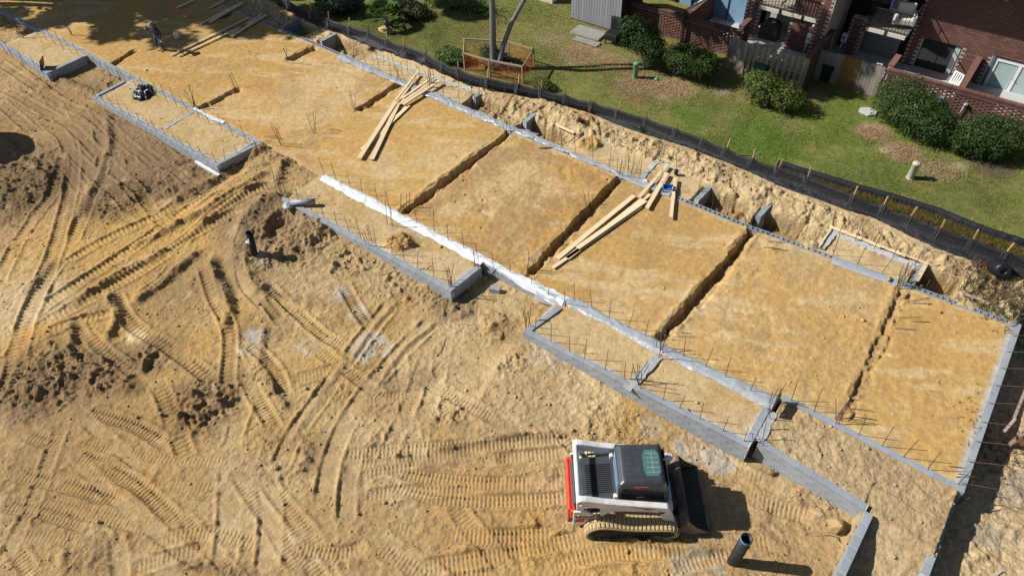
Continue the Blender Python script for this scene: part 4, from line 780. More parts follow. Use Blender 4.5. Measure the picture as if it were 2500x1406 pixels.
# hood with its louvres
hd = MB().prism([(.06, .5), (.06, 1.14), (.3, 1.2), (1.16, 1.3), (1.2, .5)], -.62, .62).build('engine_hood', M_char, LD, bevel=.03)
sm_ = MB().box((0, 0, 0), (.66, .018, .03)).mesh('louvre', M_iron)
for i in range(15):
    o = link(bpy.data.objects.new('louvre', sm_), hd); o.location = (.72, -.4 + .055 * i, 1.262); o.rotation_euler = (0, -.115, 0)
MB().box((.05, 0, .8), (.14, 1.56, .42)).box((-.03, 0, .72), (.1, 1.44, .62)).build('rear_bumper', M_red, LD, bevel=.04)
MB().box((.0, 0, .4), (.16, 1.5, .1)).build('lower_guard', M_char, LD, bevel=.02)
for s in (-1, 1):
    y0, y1 = (.84 * s, .78 * s)
    pl = slab([(.05, .36), (.05, 1.08), (.36, 1.12), (.46, 1.02), (.55, .88), (.78, .72), (.62, .6), (.5, .38)], min(y0, y1), max(y0, y1), 'rear_plate', M_wpaint, LD)
    MB().lathe([(0, 0), (.035, 0), (.035, .02), (0, .02)], (.18, s * .86, .95), 10, M=Matrix.Rotation(math.pi / 2, 3, 'X')).build('pin', M_elec, pl)
    MB().lathe([(0, 0), (.03, 0), (.03, .02), (0, .02)], (.5, s * .86, .46), 10, M=Matrix.Rotation(math.pi / 2, 3, 'X')).build('pin', M_elec, pl)
    if s == -1:
        for tx, sz, x, z, bd in (('bobcat', .135, .27, .80, .004), ('T650', .10, .42, .67, .0)):
            o = link(bpy.data.objects.new('lettering', text_mesh(tx, sz, M_iron, bold=bd)), pl); o.location = (x - .07, -.845, z); o.rotation_euler = (math.pi / 2, 0, 0)
        MB().prism([(.09, .62), (.1, .66), (.17, .74), (.42, .755), (.34, .70), (.33, .62)], -.847, -.842).build('red_flash', M_red, pl)
        MB().prism([(.09, .56), (.33, .56), (.33, .605), (.09, .605)], -.847, -.842).build('red_band', M_red, pl)
        MB().prism([(.1, .80), (.12, .9), (.145, .87), (.17, .87), (.19, .9), (.2, .8), (.15, .78)], -.847, -.842).build('emblem', M_iron, pl)
    # lift arm: rises at the back, falls forward over the track
    arm = slab([(.12, 1.18), (.1, 1.62), (.2, 1.72), (.34, 1.7), (.8, 1.56), (1.0, 1.52), (1.5, 1.42), (2.36, 1.27), (2.42, 1.2), (2.64, .52), (2.6, .42), (2.42, .5), (2.3, .66), (2.2, 1.0), (2.0, 1.07), (1.15, 1.14), (.88, 1.05), (.8, .9), (.72, .9), (.7, 1.28), (.6, 1.33), (.3, 1.36), (.3, 1.2)], min(s * .86, s * .7), max(s * .86, s * .7), 'lift_arm', M_wpaint, LD, .022)
    MB().tube([(.24, s * .87, 1.5), (.24, s * .67, 1.5)], .07, 12).tube([(.36, s * .88, 1.42), (.36, s * .66, 1.42)], .05, 12).build('pivot_boss', M_wpaint, arm, True)
    MB().tube([(1.15, s * .8, 1.16), (1.75, s * .8, 1.11)], .045, 10).build('hydraulic_cylinder', M_red, LD, True)
    MB().tube([(.5, s * .8, 1.02), (1.2, s * .8, 1.15)], .03, 8).tube([(1.7, s * .8, 1.12), (2.25, s * .8, 1.0)], .022, 8).build('hydraulic_rod', M_char, LD, True)
    MB().tube([(.3, s * .74, .95), (.26, s * .74, 1.35)], .05, 8).tube([(.34, s * .62, .9), (.32, s * .62, 1.2)], .04, 8).build('rear_link', M_wpaint, LD, True)
    if s == -1:
        MB().prism([(1.35, 1.4), (1.75, 1.3), (2.05, 1.28), (1.86, 1.2), (1.8, 1.26)], -.867, -.862).build('stripe', M_char, arm)
        MB().prism([(1.76, 1.29), (2.0, 1.275), (1.87, 1.2)], -.872, -.868).build('red_flash', M_red, arm)
        MB().prism([(2.18, 1.0), (2.16, 1.12), (2.2, 1.08), (2.27, 1.08), (2.31, 1.12), (2.3, 1.0), (2.24, .98)], -.867, -.862).build('emblem', M_iron, arm)
    # belt
    prof = smoothpoly([(.66, .0), (2.3, 0), (2.58, .07), (2.74, .3), (2.6, .54), (2.3, .58), (1.5, .60), (1.0, .74), (.66, .78), (.4, .56), (.34, .28), (.48, .05)], 2)
    tr = thing_tr = bpy.data.objects.new('track', None); link(tr, LD)
    yc = s * .885; hw = .235; V = []; n = len(prof); cx, cz = np.mean([p[0] for p in prof]), .3
    inner = [(cx + (p[0] - cx) * .955, cz + (p[1] - cz) * .84) for p in prof]
    for p in prof: V += [(p[0], yc - hw, p[1]), (p[0], yc + hw, p[1])]
    for p in inner: V += [(p[0], yc - hw, p[1]), (p[0], yc + hw, p[1])]
    F_ = []
    for i in range(n):
        j = (i + 1) % n; F_ += [(2 * i, 2 * j, 2 * j + 1, 2 * i + 1), (2 * n + 2 * i, 2 * n + 2 * i + 1, 2 * n + 2 * j + 1, 2 * n + 2 * j), (2 * i, 2 * n + 2 * i, 2 * n + 2 * j, 2 * j), (2 * i + 1, 2 * j + 1, 2 * n + 2 * j + 1, 2 * n + 2 * i + 1)]
    MB().add(V, F_).build('belt', M_track, tr, True)
    per = [0]
    for i in range(n): a, c = prof[i], prof[(i + 1) % n]; per.append(per[-1] + math.hypot(a[0] - c[0], a[1] - c[1]))
    lug = MB().box((0, -.08, 0), (.09, .29, .036), taper=.88).box((.03, .15, 0), (.062, .15, .036), taper=.8).mesh('lug', M_track)
    k = int(per[-1] / .105)
    for q in range(k):
        sd_ = per[-1] * q / k; i = min(n - 1, int(np.searchsorted(per, sd_, 'right') - 1)); a, c = prof[i], prof[(i + 1) % n]; t = (sd_ - per[i]) / (per[i + 1] - per[i])
        o = link(bpy.data.objects.new('lug', lug), tr); ang = math.atan2(c[1] - a[1], c[0] - a[0]); o.location = (a[0] + (c[0] - a[0]) * t, yc, a[1] + (c[1] - a[1]) * t); o.rotation_euler = (math.pi, -ang, 0)
        nrm = Vector((c[1] - a[1], 0, -(c[0] - a[0]))).normalized(); o.location += nrm * .014
    MB().prism([(.8, .12), (2.3, .12), (2.4, .3), (2.2, .4), (1.2, .42), (.85, .4), (.7, .3)], yc - .16, yc + .16).build('track_frame', M_rollr, tr, bevel=.02)
    for x, r in ((1.0, .1), (1.3, .1), (1.6, .1), (1.9, .1)): MB().tube([(x, yc - .19, .13), (x, yc + .19, .13)], r, 14).build('roller', M_rollr, tr, True)
    for x, z, r in ((.78, .34, .2), (2.42, .27, .18)): MB().tube([(x, yc - .19, z), (x, yc + .19, z)], r, 18).build('idler', M_rollr, tr, True)
MB().tube([(.16, -.86, 1.62), (.16, .86, 1.62)], .062, 12).build('cross_tube', M_wpaint, LD, True)
MB().tube([(2.5, -.7, .55), (2.5, .7, .55)], .06, 10).build('cross_tube', M_char, LD, True)
MB().prism([(2.44, .95), (2.62, .95), (2.7, 1.3), (2.5, 1.36)], .5, .64).build('far_arm_bracket', M_wpaint, LD, bevel=.02)
# cab
cabp = bpy.data.objects.new('cab', None); link(cabp, LD)
V = []; 
for z, x0, x1, hw in ((1.0, 1.18, 2.42, .56), (1.62, 1.12, 2.36, .585), (1.9, 1.16, 2.28, .575), (1.985, 1.26, 2.2, .5)):
    V += [(x0, -hw, z), (x1, -hw, z), (x1, hw, z), (x0, hw, z)]
F_ = []
b = MB()
# corner posts and roof shell, so the side openings are real
for a in (0, 1, 2, 3):
    for k in (0, 1):
        p, q = Vector(V[4 * k + a]), Vector(V[4 * k + 4 + a]); c = Vector((p.x + (.05 if a in (0, 3) else -.05), p.y + (.04 if a < 2 else -.04), p.z)); c2_ = Vector((q.x + (.05 if a in (0, 3) else -.05), q.y + (.04 if a < 2 else -.04), q.z)); b.bar(c, c2_, .09, .12)
b.prism([(1.18, 1.0), (2.42, 1.0), (2.4, 1.12), (1.18, 1.2)], -.56, .56); b.build('posts', M_char, cabp, bevel=.01)
rf = MB().add([v for v in V[8:16]] + [(1.12, -.585, 1.8), (2.34, -.585, 1.8), (2.34, .585, 1.8), (1.12, .585, 1.8)], [(4, 5, 6, 7), (0, 1, 5, 4), (1, 2, 6, 5), (2, 3, 7, 6), (3, 0, 4, 7), (8, 9, 1, 0), (9, 10, 2, 1), (10, 11, 3, 2), (11, 8, 0, 3), (11, 10, 9, 8)]).build('roof', M_char, cabp, bevel=.05)
for i in range(6): MB().box((1.6, -.38 + i * .15, 1.987), (.6, .012, .008)).build('roof_rib', M_char, rf)
MB().prism([(1.84, -.36), (1.78, -.2), (1.78, .2), (1.84, .36), (2.12, .36), (2.19, .24), (2.19, -.26), (2.12, -.36)], 1.984, 1.992, 'z').build('skylight', M_skyl, rf)
b = MB().prism([(1.88, -.36), (1.82, -.2), (1.82, .18), (1.88, .34), (2.15, .34), (2.21, .22), (2.21, -.24), (2.14, -.36)], 1.98, 1.988, 'z'); b.build('skylight_seal', M_rollr, rf)
b = MB(); [b.box((2.01, -.26 + .13 * i, 1.995), (.3, .018, .006)) for i in range(5)]; b.box((2.01, 0, 1.996), (.018, .62, .006)); b.build('skylight_bars', mat('pale_bars', (.2, .3, .29), .5), rf)
MB().box((1.68, -.58, 1.84), (.34, .02, .03)).build('red_label', M_red, rf)
for s in (-1, 1):
    b = MB(); [b.bar((1.25 + i * .06, s * .572, 1.2), (1.25 + i * .06, s * .575, 1.8), .007, .007) for i in range(17)]; [b.bar((1.22, s * .573, 1.22 + i * .06), (2.26, s * .573, 1.22 + i * .06), .007, .007) for i in range(10)]; b.build('side_mesh', M_iron, cabp)
    MB().box((1.75, s * .55, 1.5), (1.02, .01, .6)).build('side_window', M_glass, cabp)
MB().box((1.14, 0, 1.5), (.012, .94, .6)).build('rear_window', M_glassb, cabp)
MB().prism([(1.10, -.5), (1.02, -.5), (1.02, .5), (1.10, .5)], 1.22, 1.28, 'z').build('rear_window_frame', M_char, cabp, bevel=.01)
MB().box((2.36, 0, 1.5), (.012, 1.0, .8)).build('front_window', M_glass, cabp)
MB().box((1.5, 0, 1.25), (.45, .5, .3)).box((1.35, 0, 1.55), (.12, .45, .5)).build('seat', M_iron, cabp, bevel=.03)
MB().box((1.72, -.56, 1.3), (.2, .012, .06)).build('white_label', M_wplain, cabp)
for s in (-1, 1): MB().box((1.1, s * .56, 1.34), (.1, .1, .16)).build('hinge', M_wpaint, cabp, bevel=.01)
# bucket
bk_ = bpy.data.objects.new('bucket', None); link(bk_, LD)
bp_ = [(3.56, .0), (2.98, .0), (2.82, .07), (2.76, .2), (2.78, .38), (2.92, .6), (2.98, .61), (2.86, .4), (2.85, .25), (2.9, .12), (3.02, .05), (3.56, .03)]
MB().prism(bp_, -.95, .95).build('shell', M_bshade, bk_, bevel=.004)
MB().prism([(2.74, .3), (2.78, .42), (2.93, .625), (2.99, .62), (2.9, .48), (2.84, .3)], -.95, .95).build('back_sheet', M_steel, bk_)
for s in (-1, 1): MB().prism([(3.58, .02), (3.0, .0), (2.82, .07), (2.76, .2), (2.78, .38), (2.94, .63), (3.02, .6), (3.2, .34), (3.56, .06)], s * .95 - .012, s * .95 + .012).build('side_plate', M_steel, bk_)
MB().box((3.54, 0, .012), (.14, 1.94, .022)).build('cutting_edge', M_steel, bk_)
MB().box((2.68, 0, .34), (.12, 1.0, .34)).box((2.62, -.42, .5), (.16, .1, .5)).box((2.62, .42, .5), (.16, .1, .5)).build('coupler', M_char, LD, bevel=.01)
for s in (-1, 1): MB().tube([(2.5, s * .35, .8), (2.72, s * .35, .5)], .035, 8).build('tilt_cylinder', M_char, LD, True)

# ------------------------------------------------------------------ worker
WP = P(392, 121)
def skin_body(name, nodes, edges, z0, mats_fn, mats, parent):
    me = bpy.data.meshes.new(name); me.from_pydata([n[0] for n in nodes], edges, []); o = bpy.data.objects.new(name, me); COL.objects.link(o)
    o.modifiers.new('skin', 'SKIN'); 
    for i, n in enumerate(nodes):
        r = n[1]; me.skin_vertices[0].data[i].radius = r if isinstance(r, tuple) else (r, r)
    me.skin_vertices[0].data[0].use_root = True
    s_ = o.modifiers.new('sub', 'SUBSURF'); s_.levels = 2; s_.render_levels = 2
    bpy.context.view_layer.update()
    m2 = bpy.data.meshes.new_from_object(o.evaluated_get(bpy.context.evaluated_depsgraph_get())); m2.name = name
    bpy.data.objects.remove(o); m2.materials.clear()
    for mt in mats: m2.materials.append(mt)
    for p in m2.polygons: p.material_index = mats_fn(p.center); p.use_smooth = True
    return link(bpy.data.objects.new(name, m2), parent)
H_ = thing('person', 'worker in dark top, jeans and grey brimmed hat standing at the edge of the shade', 'person', (WP.x, WP.y, 0), math.radians(-25), scale=.97); H_.rotation_euler = (0, .22, math.radians(15)); H_.scale = (1.22, 1.22, .97)
# faces -y (towards the viewer's lower left), leaning forward, one hand raised to the hat
N = [((0, 0, .93), (.15, .11)), ((0, -.02, 1.08), (.135, .10)), ((0, -.06, 1.25), (.16, .11)), ((0, -.09, 1.38), (.15, .09)), ((0, -.12, 1.46), (.055, .055)), ((0, -.15, 1.53), (.07, .08)), ((0, -.16, 1.62), (.085, .1)), ((0, -.16, 1.69), (.06, .07)),
     ((-.2, -.09, 1.37), (.062, .062)), ((-.33, -.14, 1.18), (.045, .045)), ((-.27, -.33, 1.36), (.038, .038)), ((-.2, -.37, 1.46), (.03, .036)),
     ((.2, -.08, 1.37), (.062, .062)), ((.27, -.05, 1.1), (.046, .046)), ((.28, -.14, .88), (.036, .036)), ((.28, -.16, .8), (.028, .038)),
     ((-.1, 0, .84), (.095, .1)), ((-.14, -.03, .5), (.065, .068)), ((-.16, .02, .12), (.045, .048)), ((-.17, -.08, .04), (.045, .035)), ((-.18, -.17, .03), (.035, .025)),
     ((.1, 0, .84), (.095, .1)), ((.12, -.05, .5), (.065, .068)), ((.15, .03, .12), (.045, .048)), ((.17, -.07, .04), (.045, .035)), ((.18, -.16, .03), (.035, .025))]
Ed = [(0, 1), (1, 2), (2, 3), (3, 4), (4, 5), (5, 6), (6, 7), (3, 8), (8, 9), (9, 10), (10, 11), (3, 12), (12, 13), (13, 14), (14, 15), (0, 16), (16, 17), (17, 18), (18, 19), (19, 20), (0, 21), (21, 22), (22, 23), (23, 24), (24, 25)]
def wm(c):
    if c.z < .1: return 3
    if c.z < .93 and abs(c.x) < .24: return 1
    if c.z > 1.47 and abs(c.x) < .12 and c.y > -.3: return 2
    if (c.x < -.17 and c.y < -.34) or (c.x > .2 and c.z < .86): return 4
    return 0
M_glove = mat('tan_glove', (.5, .42, .25), .9)
bd = skin_body('body', N, Ed, 0, wm, [M_shirt, M_jeans, M_skin, M_shoe, M_glove], H_)
ht = MB().lathe([(0, 1.8), (.05, 1.8), (.09, 1.78), (.105, 1.7), (.11, 1.665), (.2, 1.65), (.205, 1.64), (.1, 1.645)], (0, -.165, 0), 20).build('hat', M_hat, H_, True)
for s in (-1, 1):
    MB().lathe([(0, .012), (.01, .008), (.012, 0), (.01, -.008), (0, -.012)], (s * .032, -.255, 1.615), 8).build('eye', M_iron, H_, True)
    base = (-.19, -.39, 1.48) if s < 0 else (.28, -.17, .75)
    for k in range(4):
        dx = (k - 1.5) * .02; up = .06 - abs(k - 1.2) * .006
        e = (base[0] + dx, base[1] - .01, base[2] + (up if s < 0 else -up)); mid = (base[0] + dx, base[1] + .004, base[2] + (up if s < 0 else -up) * .5)
        MB().tube([(base[0] + dx * .8, base[1] + .02, base[2] - (.02 if s < 0 else -.02)), mid, e], [.011, .010, .008], 6).build('finger', M_glove, H_, True)
    MB().tube([(base[0] + .03, base[1] + .02, base[2] - .02), (base[0] + .055, base[1], base[2] + .01)], [.012, .009], 6).build('thumb', M_glove, H_, True)
MB().tube([(0, -.262, 1.6), (0, -.275, 1.58)], [.012, .014], 6).build('nose', M_skin, H_, True)
j = MB(); j.lathe([(0, 0), (.14, 0), (.15, .04), (.15, .26), (.12, .33), (.05, .38), (.045, .42), (0, .42)], n=14); j.tube([(.1, 0, .36), (.16, 0, .3), (.14, 0, .22)], .015, 6)
o = j.build('plastic_jug', M_wplain, smooth=True); o.location = P(432, 92) + Vector((0, 0, .0)); o.rotation_euler = (.25, .35, .4); tag(o, 'pale plastic jug standing tilted in the shade beside the worker', 'jug')

# ------------------------------------------------------------------ pipes, pedestals, loose things
def pipe(px, z, h, r, tilt, label, band=None, name='standpipe'):
    p = P(*px, z); t = thing(name, label, 'pipe', p); t.rotation_euler = tilt
    MB().lathe([(r, -.2), (r, h), (r * .86, h), (r * .86, h - .9), (0, h - .9)], n=24).build('tube', M_pipe, t, True)
    if band: MB().lathe([(r * 1.004, h - .09), (r * 1.02, h - .085), (r * 1.02, h - .03), (r * 1.004, h - .025)], n=24).build('band', band, t, True)
    return t
pp1 = pipe((1790, 1370), -.62, 1.55, .155, (.0, .03, 0), 'upright black pipe with a blue band right of the loader', M_blue)
pp2 = pipe((624, 634), -.55, 1.5, .14, (-.05, .14, 0), 'muddy black pipe with a white rag standing in the pit at the left')
rg = MB()
for k in range(4): rg.tube([(.12 + .03 * math.sin(k), -.15, 1.35 - .02 * k), (.06 + .03 * k, -.17, 1.15), (-.1 + .06 * k, -.16, 1.0 + .03 * k), (-.14 + .02 * k, -.1, 1.05)], [.02, .025, .02, .012], 5)
rg.build('rag', M_wplain, pp2, True)
def ped(px, label, mt, h, r, z=.27, tilt=(0, 0, 0)):
    t = thing('utility_pedestal', label, 'utility post', P(*px, z)); t.rotation_euler = tilt
    MB().lathe([(r, -.1), (r, h - .1), (r * 1.08, h - .09), (r * 1.08, h - .03), (r * .8, h), (0, h + .01)], n=20).build('cap_and_tube', mt, t, True)
    MB().lathe([(r * 1.1, -.02), (r * 1.1, .04), (r, .05)], n=20).build('base_ring', mt, t, True)
ped((1550, 191), 'pale green utility post on the grass before the shrubs', M_stoneg, .82, .13)
ped((2221, 435), 'beige utility post on the open lawn at the right', M_stoneb, .78, .14)
# single loose block
t = MB().box((0, 0, .1), (.4, .2, .2)).build('loose_block', M_block, bevel=.004); t.location = P(1209, 709, -.5) ; t.location.z = zat(t.location.x, t.location.y); t.rotation_euler = (0, 0, .35); tag(t, 'single loose grey block on the dirt by the middle porch corner', 'block')
# roll of grey plastic on the wall
t = thing('plastic_roll', 'roll of grey plastic lying across the wall near the standing pipe', 'plastic roll', P(712, 500, .02), math.radians(38))
MB().tube([(0, 0, .1), (.5, 0, .12), (1.0, 0, .13)], [.12, .11, .12], 14).build('roll', M_greyroll, t, True)
b = MB().lathe([(.0, 0), (.24, .02), (.2, .09), (.1, .14), (0, .16)], (-.12, -.05, 0), 11); 
for i in range(len(b.v)): v = b.v[i]; b.v[i] = (v[0] + random.uniform(-.03, .03), v[1] * 1.2 + random.uniform(-.03, .03), v[2] + random.uniform(-.02, .02))
b.build('loose_end', M_greyroll, t, True)
# crumpled heap: jittered sheet
def heap(name, px, rx, ry, h, label, cat, mt, rz=0, z=0, seed=1, n=34, rough_=1.0):
    c = P(*px, z); V = []; F_ = []
    u = np.linspace(-1, 1, n); U, Vv = np.meshgrid(u, u, indexing='ij'); r = np.hypot(U, Vv)
    hh = np.clip(1 - r ** 2, 0, 1) ** .6 * (.5 + .5 * np.abs(vn(U, Vv, 2.7, seed))) + .35 * np.clip(1 - r, 0, 1) * np.abs(vn(U, Vv, 6.5, seed + 2)) * 1.5 * rough_
    jx = .1 * vn(U, Vv, 4, seed + 3); jy = .1 * vn(U, Vv, 4, seed + 4)
    P_ = np.stack([(U + jx) * rx * (1 + .25 * vn(U, Vv, 1.1, seed + 5)), (Vv + jy) * ry * (1 + .25 * vn(U, Vv, 1.1, seed + 6)), hh * h - .01], -1).reshape(-1, 3)
    ii = np.arange(n * n).reshape(n, n); q = np.stack([ii[:-1, :-1], ii[1:, :-1], ii[1:, 1:], ii[:-1, 1:]], -1); q = q[(r[:-1, :-1] < 1.0)].reshape(-1, 4)
    o = link(bpy.data.objects.new(name, npmesh(name, P_, q, mt, False))); o.location = c; o.rotation_euler = (0, 0, rz); return tag(o, label, cat)
hp = heap('tarp_heap', (349, 229), .78, .5, .42, 'crumpled heap of shiny black plastic on the porch bed', 'tarp', M_blackpl, -.5, -.06, 2)
for i in range(7):
    a = random.uniform(0, 6.28); r = random.uniform(.1, .5); o = MB().box((0, 0, 0), (random.uniform(.15, .5), .05, .025)).build('scrap', M_wplain if i % 2 else M_lumberold, hp); o.location = (r * math.cos(a), r * .6 * math.sin(a), .27); o.rotation_euler = (random.gauss(0, .3), random.gauss(0, .3), a)
# blue bin
t = thing('blue_tray', 'small open blue plastic tray half under the boards at the back wall', 'tray', P(1630, 466, .0), .5)
b = MB().box((0, 0, .02), (.42, .32, .03)).box((-.2, 0, .11), (.02, .32, .2)).box((.2, 0, .11), (.02, .32, .2)).box((0, .15, .11), (.42, .02, .2)).box((0, -.15, .11), (.42, .02, .2)); b.build('tub', M_bluepl, t)
MB().box((0, -.168, .12), (.36, .012, .06)).build('label_strip', M_wplain, t)
b = MB().lathe([(0, 0), (.08, 0), (.09, .2), (.07, .2), (0, .18)], n=12).build('black_bucket', M_iron, None, True); b.location = P(1650, 425, .0); tag(b, 'small black bucket in the back bed by the bridging boards', 'bucket')
b = heap('paper_bag', (1577, 443), .16, .1, .12, 'small cream paper bag by the board foot at the back wall', 'bag', M_trim, .4, 0, 5, 14)
# stray stones
ROCK = []
for s in range(5):
    bm = bmesh.new(); bmesh.ops.create_icosphere(bm, subdivisions=1, radius=1)
    for v in bm.verts: v.co *= random.uniform(.72, 1.15); v.co.z *= .7
    me = bpy.data.meshes.new('clod'); bm.to_mesh(me); bm.free(); me.materials.append(M_clod); ROCK.append(me)
for px, z, s, lab in [((1882, 1154), -.7, .13, 'round sandy stone at the foot of the wall right of the loader'), ((2040, 1285), -.62, .34, 'large smooth sand lump beside the wall end at the bottom right'), ((2170, 684), .02, .13, 'brown clod lying on the back wall near the wooden form'), ((2250, 700), .02, .07, 'small dark stone at the corner by the square pit'), ((2296, 763), -.03, .07, 'single reddish stone on the last pad'), ((1528, 1258), -.6, .1, 'clod lying just below the loader track')]:
    o = link(bpy.data.objects.new('stone', ROCK[random.randrange(5)])); p = P(*px, z); o.location = (p.x, p.y, max(z, zat(p.x, p.y)) + s * .3); o.scale = (s, s, s); o.rotation_euler = (random.random() * 3,) * 3; tag(o, lab, 'stone')
# thousands of loose crumbs, one object
n = 42000; cx_ = rng.uniform(-45, 5.5, n); cy_ = rng.uniform(-3, 24.5, n); uu, vv_ = pix(cx_, cy_, -.3 + 0 * cx_)
gi = np.clip(np.searchsorted(GX, cx_) - 1, 0, nx - 1); gj = np.clip(np.searchsorted(GY, cy_) - 1, 0, ny - 1)
pr_ = np.clip(rough[gi, gj] * (1 - .9 * flat[gi, gj]), 0, 1.4) ** 1.25; pr_ *= .4 + sm(-.1, .3, fbm(cx_, cy_, .5, 3, 10)); k = (rng.random(n) < pr_ * .8 * np.where(pad[gi, gj], .25, 1)) & (uu > -100) & (uu < 2600) & (vv_ > -50) & (vv_ < 1500) & (lawnm[gi, gj] == 0)
cx_, cy_, gi, gj = cx_[k], cy_[k], gi[k], gj[k]; n = len(cx_); print('crumbs', n)
rv = [np.array([v.co[:] for v in m_.vertices]) for m_ in ROCK]; rf_ = np.array([p.vertices[:] for p in ROCK[0].polygons])
sz = np.clip(rng.gamma(2.2, .011, n), .01, .085); sel = rng.integers(0, 5, n); A = rng.random(n) * 6.28; rvs = np.stack(rv)[sel]
ca, sa = np.cos(A)[:, None], np.sin(A)[:, None]; zc = Z[gi, gj]
Vx = np.stack([cx_[:, None] + sz[:, None] * (rvs[..., 0] * ca - rvs[..., 1] * sa), cy_[:, None] + sz[:, None] * (rvs[..., 0] * sa + rvs[..., 1] * ca), zc[:, None] + sz[:, None] * (.25 + rvs[..., 2])], -1)
Fx = (rf_[None] + (np.arange(n) * rv[0].shape[0])[:, None, None]).reshape(-1, 3)
me = npmesh('clods', Vx.reshape(-1, 3), Fx, mat('loose_clods', (.3, .2, .1), .95, .15, 5, tint=True), False); colattr(me, np.repeat(COLR[gi, gj] * rng.uniform(.75, 1.1, (n, 1)), rv[0].shape[0], 0))
tag(link(bpy.data.objects.new('clods', me)), 'loose crumbs and clods of earth scattered over the broken ground', 'clods', kind='stuff')
# roots and sticks
RL = ['forked dry root beyond the right end of the back wall', 'long dark root curving to the last wall corner', 'bleached root on the bank by the black roll', 'dry root between the square pit and the black roll', 'grey root tangle near the right edge of the bank', 'dark bent root below the middle porch front', 'thin stick left of the bent root below the middle porch', 'short black stick on the broken dirt above the loader tracks', 'stick poking from the sand lump by the free standing wall', 'stick upright at the foot of the mud splashed wall', 'stick in the dirt just above the loader cab', 'curled root on the dirt below the loose block', 'twig below the red netting at the right edge', 'longer twig in the rubble under the red netting', 'twig in the rubble beside the deep black shadow']
for ri, (px, z) in enumerate([((2415, 690), .1), ((2440, 740), .1), ((2380, 660), .1), ((2340, 700), .1), ((2460, 790), .1), ((1000, 690), -.55), ((930, 680), -.55), ((1065, 870), -.6), ((2045, 1320), -.6), ((2030, 1240), -.6), ((1540, 1080), -.6), ((1120, 790), -.6), ((2420, 1130), -1), ((2450, 1180), -1), ((2410, 1250), -1)]):
    p = P(*px, z); a = random.uniform(0, 3); q = [Vector((p.x, p.y, z + .03))]
    for i in range(5): a += random.gauss(0, .5); q.append(q[-1] + Vector((math.cos(a), math.sin(a), random.uniform(-.1, .15))) * random.uniform(.1, .25))
    q = [Vector((v.x, v.y, max(v.z, zat(v.x, v.y) + .015))) for v in q]
    tag(MB().tube(q, [.02, .018, .015, .012, .01, .006], 5).build('root', M_lumberold, None, True), RL[ri], 'root', 'dry roots on the broken ground')

# ------------------------------------------------------------------ orange safety fences
def net(V4, name, parent, nx_=30, nz_=12, w=.006, sag=.04):
    """netting between four corners: a grid of thin bands"""
    a, b, c, d = [Vector(v) for v in V4]; m = MB()                    # a-b bottom, d-c top
    def pt(u, v): p = a.lerp(b, u).lerp(d.lerp(c, u), v); nrm = (b - a).cross(d - a).normalized(); return p + nrm * sag * math.sin(u * 9 + v * 3) * math.sin(3.14 * v)
    for i in range(nx_ + 1): m.tube([pt(i / nx_, v) for v in (0, .33, .66, 1)], w * .8, 3, False)
    for j_ in range(nz_ + 1): m.tube([pt(u / 8, j_ / nz_) for u in range(9)], w, 3, False)
    return tag(m.build(name, M_orange, parent), kind='stuff')
TF = [P(*q, .27) for q in [(1135, 181), (1135, 120), (1250, 118), (1303, 168), (1278, 205), (1200, 212)]]
TF = [P(1135, 172, .27), P(1137, 137, .27), P(1243, 145, .27), P(1303, 163, .27), P(1277, 206, .27), P(1196, 190, .27)]
tf = thing('tree_guard', 'low wooden rail frame with orange netting round the two tree trunks', 'fence', TF[0]); i0 = TF[0]
for i in range(6):
    p, q = TF[i] - i0, TF[(i + 1) % 6] - i0
    MB().bar(p + Vector((0, 0, -.1)), p + Vector((random.gauss(0, .02), 0, .98)), .06, .06).build('post', M_lumberold, tf)
    rl = MB().bar(p + Vector((0, 0, .93)), q + Vector((0, 0, .93)), .04, .09).build('rail', M_lumberold if i in (1, 3, 4) else M_stake, tf)
    net((p + Vector((0, 0, .05)), q + Vector((0, 0, .05)), q + Vector((0, 0, .9)), p + Vector((0, 0, .9))), 'netting', tf, 24, 9, .0055)
def barricade(name, label, pts, net_on, z=-1.0, h=1.05):
    p0 = pts[0]; t = thing(name, label, 'barricade', p0)
    for i, p in enumerate(pts):
        q = p - p0; MB().bar(q + Vector((0, 0, -.2)), q + Vector((random.gauss(0, .05), random.gauss(0, .05), h + (.35 if i == 0 else .05))), .09, .09).build('post', M_lumberold, t)
    for i, (p, q) in enumerate(zip(pts[:-1], pts[1:])):
        p, q = p - p0, q - p0
        MB().bar(p + Vector((0, -.05, h)), q + Vector((0, -.05, h)), .05, .12).build('rail', M_lumberold, t)
        if net_on[i]: net((p + Vector((0, 0, .0)), q + Vector((0, 0, .0)), q + Vector((0, 0, h - .1)), p + Vector((0, 0, h - .1))), 'netting', t, 30, 14, .01, .06)
barricade('barricade', 'grey post and rail barricade with orange netting at the bottom right corner', [P(2385, 1440, -1), P(2540, 1500, -1), P(2620, 1380, -1)], [1, 1])
barricade('barricade', 'grey rail barricade with red netting beside the black shadow at the right edge', [P(2462, 1085, -.9), P(2560, 1105, -.9), P(2560, 960, -.9)], [1, 1], h=.85)
MB_ = MB().bar(P(2452, 1052, 0), P(2478, 1022, 0), .08, .06).build('loose_rail', M_lumberold); tag(MB_, 'short grey rail end sticking out over the shadow at the right edge', 'rail')
MB_ = MB().bar(P(2476, 1020, .0), P(2506, 945, .0), .07, .06).build('loose_rail', M_lumberold); tag(MB_, 'long grey rail running up the right edge of the photo', 'rail')
